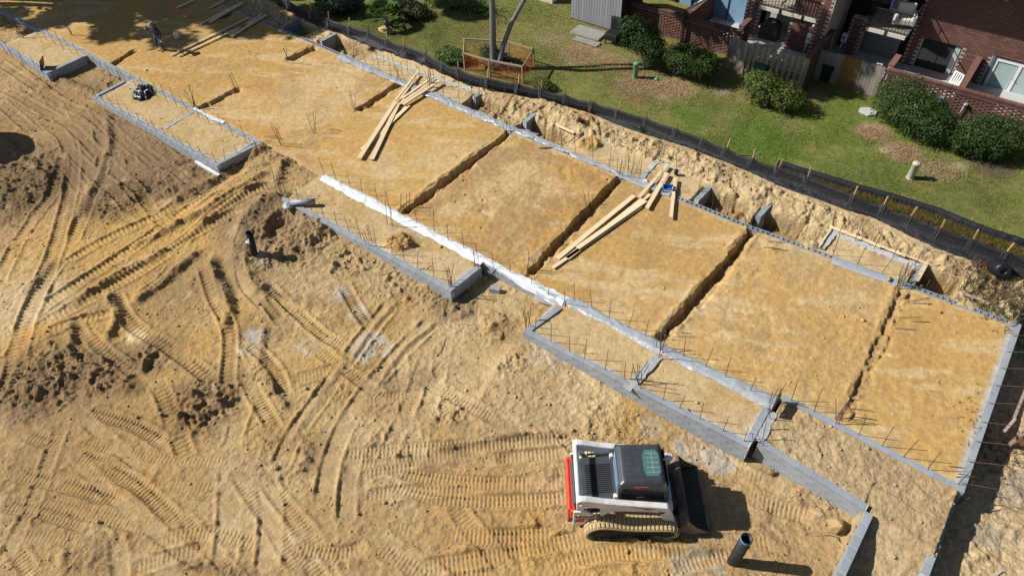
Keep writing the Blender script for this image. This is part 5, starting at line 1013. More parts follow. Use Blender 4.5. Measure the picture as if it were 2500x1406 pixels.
# added unseen body on legs that only throws the ring of shade at left
caster = thing('shade_caster', 'unseen round body on legs, added past the left edge to cast a round shadow', 'shade caster', tuple(P(12, 366, -.6) + Vector((-4.0, -2.3, 0))))
MB().lathe([(0, 1.9), (.6, 2.0), (1.1, 2.3), (1.4, 2.8), (1.45, 3.3), (1.3, 3.8), (.9, 4.3), (.4, 4.5), (0, 4.55)], n=28).build('caster_body', M_iron, caster, True)
for a in (0.4, 2.0, 3.5, 5.1): MB().bar((math.cos(a), math.sin(a), 0), (math.cos(a) * .9, math.sin(a) * .9, 2.6), .1, .1).build('leg', M_iron, caster)
# ------------------------------------------------------------------ leaves
def leaf_mesh(name, centres, n, size, cols, flat_=.0, shell=.55, seed=0):
    """n small folded leaves spread through ellipsoids (cx,cy,cz,rx,ry,rz)"""
    r = np.random.default_rng(seed); ws = np.array([c[3] * c[4] + c[4] * c[5] + c[3] * c[5] for c in centres]); sel = r.choice(len(centres), n, p=ws / ws.sum()); C = np.array(centres)[sel]
    d = r.normal(size=(n, 3)); d /= np.linalg.norm(d, axis=1)[:, None]; rad = (shell + (1 - shell) * r.random(n)) ; rad *= 1 + .16 * np.sin(d[:, 0] * 7 + sel) * np.cos(d[:, 1] * 6 + d[:, 2] * 5)
    p = C[:, :3] + d * C[:, 3:6] * rad[:, None]
    k = p[:, 2] > .02 if flat_ == 0 else p[:, 2] > -99; p = p[k]; d = d[k]; n = len(p)
    nr = d + r.normal(0, .55, (n, 3)) + [0, 0, .35]; nr /= np.linalg.norm(nr, axis=1)[:, None]
    a = np.cross(nr, r.normal(size=(n, 3))); a /= np.linalg.norm(a, axis=1)[:, None]; b_ = np.cross(nr, a); s = size * r.uniform(.6, 1.35, n)[:, None]
    V = np.stack([p - a * s, p + b_ * s * .45 + nr * s * .12, p + a * s, p - b_ * s * .45 + nr * s * .12], 1)
    me = npmesh(name, V.reshape(-1, 3), np.arange(n * 4).reshape(-1, 4), M_leaf); cc = np.array(cols)[r.integers(0, len(cols), n)] * r.uniform(.65, 1.35, (n, 1)); colattr(me, np.repeat(cc, 4, 0)); return me
GREEN = [[.028, .062, .012], [.038, .08, .015], [.055, .1, .018], [.02, .045, .012]]
YEL = [[.10, .14, .02], [.13, .15, .03], [.06, .1, .015], [.16, .15, .05]]
def shrub(px, blobs, label, cols, n=9000, size=.05, stems=5, bare=False, z=.27, name='shrub'):
    t = thing(name, label, 'shrub', P(*px, z))
    link(bpy.data.objects.new('foliage', leaf_mesh('foliage', blobs, n, size, cols, seed=int(px[0]))), t)
    b = MB()
    for i in range(stems):
        c = blobs[i % len(blobs)]; bx, by = random.uniform(-.12, .12), random.uniform(-.12, .12)
        b.tube([(bx, by, -.05), (bx * 1.5 + c[0] * .3, by + c[1] * .3, c[2] * .4), (c[0] * .8 + random.uniform(-.3, .3), c[1] * .8 + random.uniform(-.2, .2), c[2])], [.035, .028, .012], 5)
    b.build('stem', M_conc if bare else M_bark, t, True)
    return t
# clipped hedges by the brick screens (photo point of the base, blobs x,y,z,rx,ry,rz)
shrub((1572, 165), [(-.35, .1, 1.45, 1.15, .95, .85), (-.9, .1, 1.75, .8, .75, .65), (.45, -.1, 1.15, .7, .7, .6)], 'rounded dark shrub on bare white stems, nearest the grey shed', GREEN, 11000, .055, 5, True)
shrub((1648, 182), [(.55, .0, 1.05, 1.15, .95, .75), (1.3, .1, .95, .9, .85, .7), (-.0, -.1, .95, .7, .7, .6)], 'rounded shrub on pale stems just right of the green utility post', GREEN + [[.06, .1, .02]], 11000, .05, 5, True)
shrub((1868, 262), [(-.3, .2, .8, .9, .8, .85), (.7, .3, .6, 1.0, .8, .7), (-.8, .4, .9, .6, .6, .55)], 'loose yellow green shrub in front of the picket fence', YEL + GREEN[1:3], 9000, .055, 4)
shrub((2210, 318), [(-.65, .5, 1.0, 1.25, 1.15, 1.1), (.2, .0, .95, 1.35, 1.15, 1.05), (1.0, -.35, .8, 1.0, .95, .9)], 'big rounded dark hedge at the corner of the right hand brick screen', GREEN, 17000, .05, 6)
shrub((2385, 382), [(-.3, .1, .85, 1.05, 1.0, .95), (.45, .35, .9, 1.05, 1.0, 1.0), (-.8, -.2, .65, .6, .6, .6)], 'second rounded dark hedge, by the right edge of the lawn', GREEN, 13000, .05, 5)
shrub((822, 30), [(0, 0, .9, 1.2, 1.0, .95), (.7, .6, .7, .8, .8, .7)], 'blue green leafy bush behind the silt fence at the top', [[.06, .11, .07], [.08, .13, .09], [.04, .08, .04]], 8000, .1, 4)
shrub((1098, 150), [(0, 0, .35, .9, .6, .4), (.6, .2, .3, .6, .5, .35)], 'low bright green weeds left of the wooden tree guard', [[.07, .14, .03], [.1, .17, .04]], 5000, .05, 3)
shrub((1215, 160), [(0, 0, .3, .9, .8, .3), (-.7, .3, .4, .6, .5, .4), (.9, .2, .25, .6, .5, .25)], 'dark undergrowth inside the wooden tree guard', [[.03, .07, .03], [.05, .09, .04]], 5000, .05, 3)
shrub((1325, 215), [(0, 0, .2, .7, .4, .25)], 'yellow weeds at the corner of the tree guard', YEL, 2200, .045, 2)
shrub((960, 30), [(0, .5, .35, 1.6, .9, .45), (1.5, .3, .3, 1.0, .8, .35)], 'low dark brush on the grass at the top, beyond the palm', [[.03, .045, .012], [.06, .06, .02], [.04, .06, .015]], 7000, .07, 3)
def straps(px, n, L, label, cols, r0, w=.03, z=.27, name='strap_leaf_plant', cat='plant', droop=.6, stretch=(1, 1)):
    t = thing(name, label, cat, P(*px, z)); V = []; F_ = []; CC = []
    for i in range(n):
        a = random.uniform(0, 6.28); l = L * random.uniform(.6, 1.1); bx, by = random.gauss(0, r0) * stretch[0], random.gauss(0, r0) * stretch[1]; d = Vector((math.cos(a), math.sin(a), 0)); s = Vector((-d.y, d.x, 0)) * w; c = random.choice(cols); o = len(V)
        for k in range(5):
            q = k / 4; p = Vector((bx, by, 0)) + d * l * (.25 * q + droop * q * q) + Vector((0, 0, l * (1.1 * q - droop * 1.0 * q * q))); ww = s * (1 - q) ** .5 if k < 4 else s * .05; V += [p - ww, p + ww]; CC += [c, c]
        F_ += [(o + 2 * k, o + 2 * k + 1, o + 2 * k + 3, o + 2 * k + 2) for k in range(4)]
    me = npmesh('leaf', [tuple(v) for v in V], F_, M_leaf); colattr(me, np.array(CC)); link(bpy.data.objects.new('fronds', me), t); return t
straps((1085, 14), 170, 1.1, 'left clump of glossy strap leaves in the border at the top', [[.05, .12, .02], [.1, .18, .04]], .8, .035, stretch=(1.1, .5))
straps((1150, 22), 170, 1.1, 'right clump of glossy strap leaves in the border at the top, by the trunk', [[.05, .12, .02], [.1, .18, .04]], .7, .035, stretch=(1.1, .5))
# small fan palm
t = thing('fan_palm', 'small fan palm on a dark root mound behind the silt fence', 'palm', P(944, 66, .27))
MB().tube([(0, 0, -.05), (.02, .0, .25), (0, 0, .5)], [.2, .16, .1], 9).build('trunk', M_bark, t, True)
for i in range(24):
    a = i * 2.4; el = .2 + 1.1 * (i / 24); d = Vector((math.cos(a) * math.cos(el), math.sin(a) * math.cos(el), math.sin(el))); b = MB(); q = Vector((0, 0, .45)) + d * .62
    b.tube([(0, 0, .45), tuple(q)], .01, 4); sd_ = Vector((-math.sin(a), math.cos(a), 0)); up = d.cross(sd_)
    for k in range(13):
        th = (k - 6) * .2; e = q + (d * math.cos(th) + sd_ * math.sin(th)) * .62 + Vector((0, 0, -.08)); w_ = (sd_ * math.cos(th) - d * math.sin(th)) * .055; mid = q.lerp(e, .5) + Vector((0, 0, .03)); b.add([q, mid - w_, e, mid + w_], [(0, 1, 2, 3)])
    me = b.mesh('frond', M_leaf); colattr(me, np.tile(random.choice([[.12, .2, .06], [.16, .23, .08], [.07, .13, .03]]), (len(me.vertices), 1))); link(bpy.data.objects.new('frond', me), t)
tag(heap('root_mound', (944, 74), .55, .4, .22, 'dark earth mound round the foot of the small palm', 'mound', M_clod, 0, .25, 8, 20))
# weeds between the two silt fences, and dead grass at the right edge
wd = []
for _ in range(4200):
    x = random.uniform(-6.2, 5.2); y = random.uniform(float(ystk(x)) + .12, float(ystk(x)) + 1.2)
    a, b_ = F2[0].x, F2[-1].x; y2 = float(np.interp(x, [v.x for v in F2], [v.y for v in F2]))
    if y < y2 - .1: wd.append((x, y, .24))
wd = np.array(wd); wc = np.where(rng.random((len(wd), 1)) < .45, [[.20, .085, .035]], [[.13, .15, .03]]) * rng.uniform(.7, 1.3, (len(wd), 1))
blades('weeds', 'rusty red and green weeds growing between the two silt fences', 'weeds', wd, wc, .08, .3, .012, 5)
def scruff(px, r, n, col, lab, z=.1, h=(.05, .25)):
    c = P(*px, z); p = np.stack([rng.normal(c.x, r, n), rng.normal(c.y, r * .7, n)], 1); p = np.array([(a, b_, zat(a, b_)) for a, b_ in p]); blades('dry_grass', lab, 'dry grass', p, np.array(col) * rng.uniform(.6, 1.3, (n, 1)), h[0], h[1], .01, 4)
scruff((2420, 650), .35, 260, [.24, .12, .05], 'rust brown dead grass at the foot of the black roll'); scruff((2440, 700), .8, 700, [.16, .13, .07], 'dull dry grass on the bank beyond the right hand wall'); scruff((1568, 315), .1, 60, [.06, .12, .02], 'single green weed growing through the silt fence', .2, (.2, .45)); scruff((2485, 760), .6, 400, [.14, .14, .08], 'grey green weeds at the right edge of the bank')
scruff((2440, 1110), .8, 320, [.2, .14, .09], 'dry twiggy litter below the red netting at the right', -1.0, (.03, .15)); scruff((1420, 303), .12, 50, [.1, .05, .03], 'dark red weed on the sand bank behind the fourth house', .1, (.1, .3)); scruff((905, 115), .1, 40, [.1, .06, .03], 'brown weed on the bank below the silt fence at the top', .1, (.1, .3))
# leaf litter
lit = []
for px, r, n in [((1420, 130), 1.5, 1200), ((1560, 205), 1.2, 1100), ((1500, 160), 1.0, 500), ((1650, 215), 1.2, 800), ((2140, 330), .7, 700), ((2210, 375), .8, 800), ((2300, 412), 1.0, 700), ((1990, 235), .8, 260), ((1880, 290), 1.6, 200), ((1340, 90), 2, 400), ((2060, 400), 4, 160), ((1700, 290), 3, 200)]:
    c = P(*px, .3)
    for _ in range(n): lit.append((c.x + random.gauss(0, r * .6), c.y + random.gauss(0, r * .5)))
lit = np.array(lit); n = len(lit); a = rng.random(n) * 6.28; s = rng.uniform(.018, .045, n); zz = .32 + .02 * rng.random(n); dx, dy = np.cos(a) * s, np.sin(a) * s
V = np.stack([np.stack([lit[:, 0] - dx, lit[:, 1] - dy, zz], 1), np.stack([lit[:, 0] + dy * .5, lit[:, 1] - dx * .5, zz + .015], 1), np.stack([lit[:, 0] + dx, lit[:, 1] + dy, zz], 1), np.stack([lit[:, 0] - dy * .5, lit[:, 1] + dx * .5, zz + .015], 1)], 1)
me = npmesh('leaf_litter', V.reshape(-1, 3), np.arange(n * 4).reshape(-1, 4), M_leaf); colattr(me, np.repeat(np.array([[.38, .25, .13], [.3, .17, .08], [.45, .33, .2], [.2, .12, .07]])[rng.integers(0, 4, n)], 4, 0)); tag(link(bpy.data.objects.new('leaf_litter', me)), 'dry fallen leaves scattered under the shrubs on the lawn', 'leaves', kind='stuff')

# ------------------------------------------------------------------ trees
def tree(loc, path, radii, crown, label, n=9000, size=.16, cols=GREEN, limbs=9, group=None, seed=3):
    t = thing('tree', label, 'tree', loc, group=group); MB().tube(path, radii, 12).build('trunk', M_bark, t, True)
    rs = random.Random(seed); b = MB(); top = Vector(path[-1]); mid = Vector(path[-2])
    for i in range(limbs):
        c = crown[i % len(crown)]; s0 = mid.lerp(top, rs.random()); e = Vector(c[:3]) + Vector((rs.uniform(-.5, .5) * c[3], rs.uniform(-.5, .5) * c[4], rs.uniform(-.3, .5) * c[5])); b.tube([s0, s0.lerp(e, .5) + Vector((0, 0, .3)), e], [radii[-1] * .6, radii[-1] * .35, .03], 6)
    b.build('limb', M_bark, t, True)
    link(bpy.data.objects.new('crown', leaf_mesh('crown', crown, n, size, cols, .5, .2, seed)), t); return t
A = P(1207, 165, .27)
rs = random.Random(5)
def crown(cx, cy, cz, R, k, rr, seed):
    r = random.Random(seed); return [(cx + r.gauss(0, R * .55), cy + r.gauss(0, R * .55), cz + r.gauss(0, R * .35), rr * r.uniform(.6, 1.3), rr * r.uniform(.6, 1.3), rr * .6 * r.uniform(.6, 1.2)) for _ in range(k)]
tree((A.x, A.y, .27), [(0, 0, -.2), (0, 0, .25), (.03, -.05, 1.3), (.02, .05, 2.5), (.1, 0, 3.6), (.0, .3, 5.5), (.3, .6, 7.5), (.5, .8, 9.2)], [.26, .19, .16, .15, .14, .13, .11, .08], crown(.8, 1.0, 9.6, 2.8, 13, 1.0, 4), 'grey trunk standing straight, left of the pair inside the tree guard', 9000, .17, seed=4)
B = P(1217, 168, .27)
tree((B.x + .05, B.y - .02, .27), [(0, 0, -.2), (.04, .0, .3), (.18, .18, 1.2), (.42, .65, 2.3), (.85, 1.35, 3.5), (1.4, 2.0, 5.2), (1.6, 2.5, 7), (1.9, 2.7, 8.5)], [.19, .14, .125, .115, .11, .1, .08, .06], crown(2.4, 3.2, 9.2, 2.6, 12, 1.0, 8), 'slimmer grey trunk leaning right, the other of the pair inside the tree guard', 8000, .17, seed=6)
# trees that stand out of view and shade the far corner, the sheds and the house fronts
def shade_at(px, py, h): s = P(px, py); L = h / math.tan(SUN_EL); return (s.x - L * math.cos(SUN_AZ), s.y - L * math.sin(SUN_AZ))
OFF = [(shade_at(270, 2, 13.2), 13.2, 4.2, 36), (shade_at(430, 20, 14.5), 14.5, 4.0, 36), (shade_at(600, 8, 12.5), 12.5, 3.9, 32), ((-43, 23.5), 12.5, 3.6, 16), ((-38.5, 29.5), 9.5, 3.0, 16), ((-33.0, 33.5), 8.5, 2.6, 14)]
for i, ((x, y), h, R, k) in enumerate(OFF):
    tree((x, y, 0), [(0, 0, -.3), (.1, .1, h * .4), (.2, -.1, h * .75), (0, 0, h * .95)], [.3, .25, .2, .12], crown(0, 0, h, R, k, 1.25, 20 + i), ['tall tree past the left edge whose crown shades the far end of the pads', 'second tall tree past the left edge, further along the same row', 'third tall tree behind the upper left corner of the site', 'tree past the top edge near the far lumber', 'tree past the top edge behind the blue green bush', 'tree past the top edge behind the strap leaf border'][i], 11500, .27, seed=30 + i)

# ------------------------------------------------------------------ brick work
ZG = .27
BRM = {}
def brick_me(L, H, D):
    k = (round(L, 3), round(H, 3), round(D, 3))
    if k not in BRM: BRM[k] = MB().box((0, 0, 0), (L, D, H)).mesh('brick', M_brick)
    return BRM[k]
def place_bricks(parent, spots, size, axis='x', vis=None, limit=300):
    """spots: (x,y,z) local; the nearest `limit` as parts, the rest one joined part"""
    L, H, D = size; me = brick_me(L, H, D); rot = 0 if axis == 'x' else math.pi / 2
    order = sorted(spots, key=vis) if vis else spots
    for s in order[:limit]:
        o = link(bpy.data.objects.new('brick', me), parent); o.location = s; o.rotation_euler = (0, 0, rot)
    if len(order) > limit:
        b = MB()
        for s in order[limit:]: b.box(s, (L, D, H) if axis == 'x' else (D, L, H))
        tag(b.build('bricks', M_brick, parent), kind='stuff')
def screen_wall(x0, x1, y, z0, z1, label, axis='x'):
    t = thing('brick_screen', label, 'brick wall', (x0, y, z0)); L = .26; g = .085; H = .078; cap = 3; n = int((z1 - z0) / H); W_ = x1 - x0; sp = []; mb_ = MB()
    solid = 2
    for r in range(n - cap):
        if r < solid:
            x = -(L + .01) * .5 * (r % 2)
            while x < W_ - .05: sp.append((min(max(x + L / 2, L / 2), W_ - L / 2), 0, r * H + H / 2)); x += L + .012
        else:
            off = ((r // 1) % 2) * (L + g) / 2; x = off
            while x + L < W_ - .3: sp.append((x + L / 2 + .14, 0, r * H + H / 2)); x += L + g
            for xx in (.07, W_ - .13): sp.append((xx, 0, r * H + H / 2))
    cam_x = -x0
    place_bricks(t, sp, (L, H - .012, .11), vis=lambda s: -s[2] - .0 * s[0] + .15 * abs(s[0] - cam_x))
    b = MB(); b.box((W_ / 2, 0, z1 - z0 - .13), (W_, .16, .24)); b.build('coping_bed', M_bmortar, t)
    cs = []; x = .04
    while x < W_: cs.append((x, 0, z1 - z0 - .02)); x += .088
    cm = MB().box((0, 0, 0), (.076, .24, .07)).mesh('brick', M_brick)
    for s in cs: o = link(bpy.data.objects.new('brick', cm), t); o.location = (s[0], s[1], s[2] + random.uniform(-.004, .004))
    for k in (1, 2):
        x = -.13 * (k % 2)
        while x < W_: 
            o = link(bpy.data.objects.new('brick', brick_me(L, H - .012, .19)), t); o.location = (x + L / 2, 0, z1 - z0 - .035 - k * H); x += L + .012
    for i in (0, 1): MB().box((W_ * i, 0, (z1 - z0 - .2) / 2), (.14, .14, z1 - z0 - .2)).build('pier_core', M_bmortar, t)
    return t
screen_wall(-4.25, 3.6, 32.75, ZG, 1.7, 'perforated red brick screen behind the two dark hedges on the right')
screen_wall(-18.0, -11.25, 32.5, ZG, 1.65, 'perforated red brick screen behind the shrubs beside the grey shed')
# building body, facade at y = 36.2
def brick_wall(parent, x0, x1, z0, z1, y, holes=(), name='wall', cut=True, limit=300, depth=.3):
    """mortar bed with every brick proud of it; holes are (x0,x1,z0,z1)"""
    w = link(bpy.data.objects.new(name, None), parent) if False else parent
    xs_ = sorted({x0, x1} | {h[0] for h in holes} | {h[1] for h in holes}); zs_ = sorted({z0, z1} | {h[2] for h in holes} | {h[3] for h in holes}); b = MB()
    xs_ = [v for v in xs_ if x0 <= v <= x1]; zs_ = [v for v in zs_ if z0 <= v <= z1]
    inh = lambda x, z: any(h[0] < x < h[1] and h[2] < z < h[3] for h in holes)
    for a, c in zip(xs_[:-1], xs_[1:]):
        for d, e in zip(zs_[:-1], zs_[1:]):
            if not inh((a + c) / 2, (d + e) / 2): b.box(((a + c) / 2, y + depth / 2, (d + e) / 2), (c - a, depth, e - d))
    core = b.build(name, M_bmortar, parent); H = .098; L = .27; sp = []
    for r in range(int((z1 - z0) / H)):
        x = x0 - (r % 2) * L / 2; zc = z0 + r * H + H / 2
        while x < x1 - .05:
            a, c = max(x, x0), min(x + L - .014, x1)
            if c - a > .1 and not inh(a + .02, zc) and not inh(c - .02, zc) and abs(c - a - L + .014) < .02: sp.append(((a + c) / 2, y - .004, zc))
            x += L
    return core, sp, (L - .018, H - .018, .03)
BX = thing('townhouse', 'red brick townhouse at the upper right with dark sliding window and white french door', 'house', (-4.3, 36.2, ZG)); B0 = Vector(BX.location)
def lo(v): return Vector(v) - B0
FY = 36.2
sw = (PY(2250, 90, FY), PY(2354, 113, FY), PY(2226, 170, FY)); sx0, sx1, sz1, sz0 = -3.72, -2.03, 1.83, .02
fx0, fx1, fz1 = -.72, 1.5, 1.82
core, sp, bs = brick_wall(BX, 0, 8.5, -.1, 5.6, 0, holes=[(sx0 + 4.3, sx1 + 4.3, -.2, sz1 - ZG), (fx0 + 4.3, fx1 + 4.3, -.2, fz1 - ZG), (2.1, 2.9, 3.9, 4.9)])
place_bricks(core, sp, bs, vis=lambda s: abs(s[0] - 3.2) + abs(s[2] - 1.6) * 1.2)
def window(parent, x0, x1, z0, z1, y, n, frame, glass, fw=.05, name='window', slide=True):
    w = link(bpy.data.objects.new(name, None), parent)
    b = MB(); b.box(((x0 + x1) / 2, y, z1 - fw / 2), (x1 - x0, .08, fw)).box(((x0 + x1) / 2, y, z0 + fw / 2), (x1 - x0, .08, fw))
    for i in range(n + 1): b.box((x0 + (x1 - x0) * i / n + (fw / 2 if i == 0 else -fw / 2 if i == n else 0), y, (z0 + z1) / 2), (fw, .07, z1 - z0 - 2 * fw))
    b.build('frame', frame, w)
    for i in range(n):
        a, c = x0 + (x1 - x0) * i / n + fw * .6, x0 + (x1 - x0) * (i + 1) / n - fw * .6; MB().box(((a + c) / 2, y + .01, (z0 + z1) / 2), (c - a, .012, z1 - z0 - 2 * fw)).build('pane', glass[i % len(glass)], w)
    return w
w = window(BX, sx0 + 4.3, sx1 + 4.3, -.08, sz1 - ZG, .12, 2, M_iron, [M_glass, M_glass], .04, 'sliding_window')
MB().box((sx1 + 4.3 - .17, .1, .75), (.22, .05, 1.5)).build('curtain', M_glassg, w)
w = window(BX, fx0 + 4.3 + .12, fx1 + 4.3, -.05, fz1 - ZG - .08, .1, 2, M_wplain, [M_glassg, M_glassg], .14, 'french_door')
MB().tube([(1.0 + 3.72, .02, .72), (1.0 + 3.72, -.03, .74), (.93 + 3.72, -.03, .74)], .012, 6).build('handle', M_iron, w)
MB().box((fx0 + 4.3 + .05, .06, .8), (.1, .1, 1.7)).build('door_surround', mat('blue_grey_trim', (.11, .15, .22), .6), BX)
window(BX, 2.14, 2.86, 3.92, 4.88, .1, 1, M_iron, [M_glass], .04)
MB().box((3.9, 2.2, 2.7), (9.2, 3.8, 5.6)).build('inner_body', M_dark, BX)
# eaves and roof
MB().prism([(-1.9, 5.62), (-1.9, 5.75), (3.5, 8.2), (9, 5.75), (9, 5.55), (-1.8, 5.55)], -16, 10, 'x').build('roof', mat('shingle_roof', (.09, .08, .075), .95, .25, 10), BX)
# patio paving
tag(MB().box((-4, 34.6, .26), (20, 3.4, .22)).build('patio', M_conc), kind='structure')
# partition walls between the yards: sloped or level coping
def partition(label, x, y0, y1, z0, zt0, zt1, th=.2):
    t = thing('garden_wall', label, 'brick wall', (x, y0, z0)); L = y1 - y0
    MB().prism([(0, 0), (L, 0), (L, zt1 - z0 - .06), (0, zt0 - z0 - .06)], -th / 2, th / 2, 'x').build('wall', M_bmortar, t)
    sp = []; r = 0
    while r * .098 < max(zt0, zt1) - z0:
        y = -(r % 2) * .13
        while y < L:
            zc = r * .098 + .05; yc = y + .13; lim = (zt0 + (zt1 - zt0) * (yc / L)) - z0 - .07
            if 0.1 < yc < L - .08 and zc < lim:
                for s in (-1, 1): sp.append((s * (th / 2 + .002), yc, zc))
            y += .27
        r += 1
    place_bricks(t, sp, (.256, .084, .02), axis='y', limit=160)
    MB().bar((0, -.02, zt0 - z0 - .02), (0, L, zt1 - z0 - .02), th + .06, .07).build('coping', M_brick, t)
partition('brick partition in the yard between the sliding window and the french door', -1.22, 32.9, 36.1, .15, 1.66, 1.66)
partition('brick partition ending the picket fence, throwing a slanted shadow on the grey boards', -7.38, 31.05, 34.2, ZG, 2.05, 2.05)
partition('short brick pier where the grey board fence meets the right hand brick screen', -4.22, 32.9, 34.0, ZG, 1.8, 1.8)
partition('short brick partition left of the tan fence, below the blue glass doors', -11.3, 32.7, 33.8, ZG, 1.8, 1.8)
partition('brick partition by the drain pipe in the left hand yard', -14.2, 32.7, 35.9, .15, 1.66, 1.66)
# the recessed house between: pier, balcony, siding
HX = thing('townhouse', 'townhouse with two dark iron balconies, pale siding and brick piers at the top right', 'house', (-11.6, 36.2, ZG)); H0 = Vector(HX.location)
def bwall(parent, x0, x1, y, z0, z1, limit=120, depth=.3):
    core, sp, bs = brick_wall(parent, x0, x1, z0, z1, y, depth=depth); place_bricks(core, sp, bs, limit=limit, vis=lambda s: s[2] + abs(s[0])); return core
bwall(HX, 2.05, 3.5, -1.7, -.1, 3.2, 160, .4)            # meter wall x -9.55..-8.1
bwall(HX, 3.5, 4.1, -2.7, -.1, 6.0, 100, 3.2)           # tall pier x -8.1..-7.5
bwall(HX, 4.6, 5.3, -.6, -.1, 2.0, 60, .3)
bwall(HX, -.25, .3, -1.2, -.1, 2.0, 60, .3)
bwall(HX, 0, 7.3, .6, 2.4, 6.0, 150, .3)
b = HX
sid = link(bpy.data.objects.new('siding', None), HX)
for i in range(10): MB().box((1.2, .1, .1 + i * .19), (1.9, .04, .175)).build('board', M_siding, sid)
M_sidshade = mat('shaded_siding', (.2, .205, .21), .8)  # same siding darkened, the shade of the recess put into its colour
for i in range(10): MB().box((6.0, .1, .1 + i * .19), (1.9, .04, .175)).build('board', M_sidshade, sid)
MB().box((3.6, 2.6, 2.6), (7.6, 3.9, 5.4)).build('inner_body', M_dark, HX)
M_deck = mat('weathered_deck', (.30, .28, .22), .85, .2, 6)
def balcony(parent, x0, x1, y0, y1, z, n, label_panels=3):
    bal = link(bpy.data.objects.new('balcony', None), parent); W_ = x1 - x0
    nb = int((y1 - y0) / .14)
    for i in range(nb): MB().box(((x0 + x1) / 2, y0 + .07 + i * .14, z), (W_, .13, .04)).build('deck_board', M_deck, bal)
    for i in range(label_panels):
        w = W_ / label_panels; MB().box((x0 + w * (i + .5), y0 - .02, z - .09), (w - .09, .04, .17)).build('fascia_board', M_trim, bal)
        MB().box((x0 + w * i, y0 - .05, z - .08), (.07, .07, .26)).build('bracket', M_iron, bal)
    rl = MB().bar((x0, y0, z + .95), (x1, y0, z + .95), .05, .04).bar((x0, y0, z + .08), (x1, y0, z + .08), .03, .03).bar((x1, y0, z + .95), (x1, y1, z + .95), .05, .04).bar((x0, y0, z + .95), (x0, y1, z + .95), .05, .04).build('railing', M_iron, bal)
    bm_ = MB().box((0, 0, .48), (.022, .022, .92)).mesh('baluster', M_iron)
    for i in range(n): o = link(bpy.data.objects.new('baluster', bm_), rl); o.location = (x0 + W_ * i / (n - 1), y0, z)
    for i in range(5):
        for xx in (x0, x1): o = link(bpy.data.objects.new('baluster', bm_), rl); o.location = (xx, y0 + (y1 - y0) * (i + 1) / 6, z)
    return bal
balcony(HX, .35, 3.75, -1.85, .5, 1.98, 22)
balcony(HX, 5.5, 7.35, -1.75, .5, 2.2, 14, 2)
window(HX, 5.9, 7.0, 2.3, 4.2, .4, 2, M_wplain, [M_glassb, M_glassb], .07, 'balcony_door')
t = thing('armchair', 'cream upholstered armchair on the right hand balcony', 'armchair', H0 + Vector((6.85, -.9, 2.24)), .3)
for nm, c, d_ in (('seat', (0, 0, .3), (.7, .7, .3)), ('backrest', (0, .35, .6), (.75, .2, .7)), ('armrest', (-.4, 0, .4), (.18, .8, .5)), ('armrest', (.4, 0, .4), (.18, .8, .5))): MB().box(c, d_).build(nm, M_trim, t, bevel=.07)
def elbox(p, d_, label, stem=0, mt=M_wplain):
    t = thing('meter_box', label, 'meter box', p); MB().box((0, 0, 0), d_).build('case', mt, t, bevel=.015)
    MB().tube([(0, -d_[1] / 2 - .03, .02), (0, -d_[1] / 2, .02)], min(.09, d_[0] * .32), 14).build('dial', M_elec, t, True)
    if stem: MB().tube([(-.03, 0, -d_[2] / 2), (-.06, 0, -d_[2] / 2 - stem)], .03, 8).build('conduit', mt, t, True)
MY = 36.2 - 1.7 - .09
elbox(PY(1975, 95, MY), (.24, .14, .42), 'white electricity meter on the sunlit brick between the balconies', .45)
elbox(PY(1988, 64, MY), (.14, .12, .12), 'small white box above the meter on the sunlit brick', 0); elbox(PY(2005, 70, MY), (.2, .12, .2), 'grey switch box right above the meter on the sunlit brick', 0, M_elec); elbox(PY(2022, 57, MY), (.13, .12, .2), 'narrow grey box on the pier edge near the balcony corner', 0, M_elec)
elbox(PY(2062, 92, 35.4), (.26, .14, .42), 'white meter in deep shade right of the brick pier', .45)
elbox(PY(2299, 241, 32.6), (.16, .12, .16), 'left grey outlet box on the right hand brick screen', .25, M_elec); elbox(PY(2357, 257, 32.6), (.16, .12, .16), 'right grey outlet box on a post at the right hand brick screen', .5, M_elec)
# house on the left, blue glass
LX_ = thing('townhouse', 'shaded townhouse with tall blue glass doors behind the left hand brick screen', 'house', (-19.5, 36.2, ZG))
bwall(LX_, 0, 5.0, 0, 2.2, 6.0, 60)
window(LX_, 5.15, 7.3, -.1, 2.6, -.5, 2, M_iron, [M_glassb], .05, 'glass_door'); window(LX_, 1.2, 2.9, -.1, 2.1, .1, 2, M_iron, [M_glass], .05, 'glass_door'); window(LX_, 3.0, 4.7, -.1, 2.1, .1, 2, M_iron, [M_glassb, M_glass], .05, 'glass_door')
bwall(LX_, 7.35, 7.8, -1.0, -.1, 6.0, 40)
MB().box((3.6, 2.3, 3.1), (7.8, 4, 6.0)).build('inner_body', M_dark, LX_)
dp = thing('drain_pipe', 'dark drain pipe with a pale sloping arm at the left hand brick screen', 'drain pipe', PY(1663, 106, 32.3)); dp.location.z = ZG
MB().bar((0, 0, 0), (0, 0, 1.75), .12, .1).build('downpipe', M_iron, dp); MB().bar((0, 0, 1.75), (1.0, 1.2, 2.5), .1, .1).build('arm', M_conc, dp)
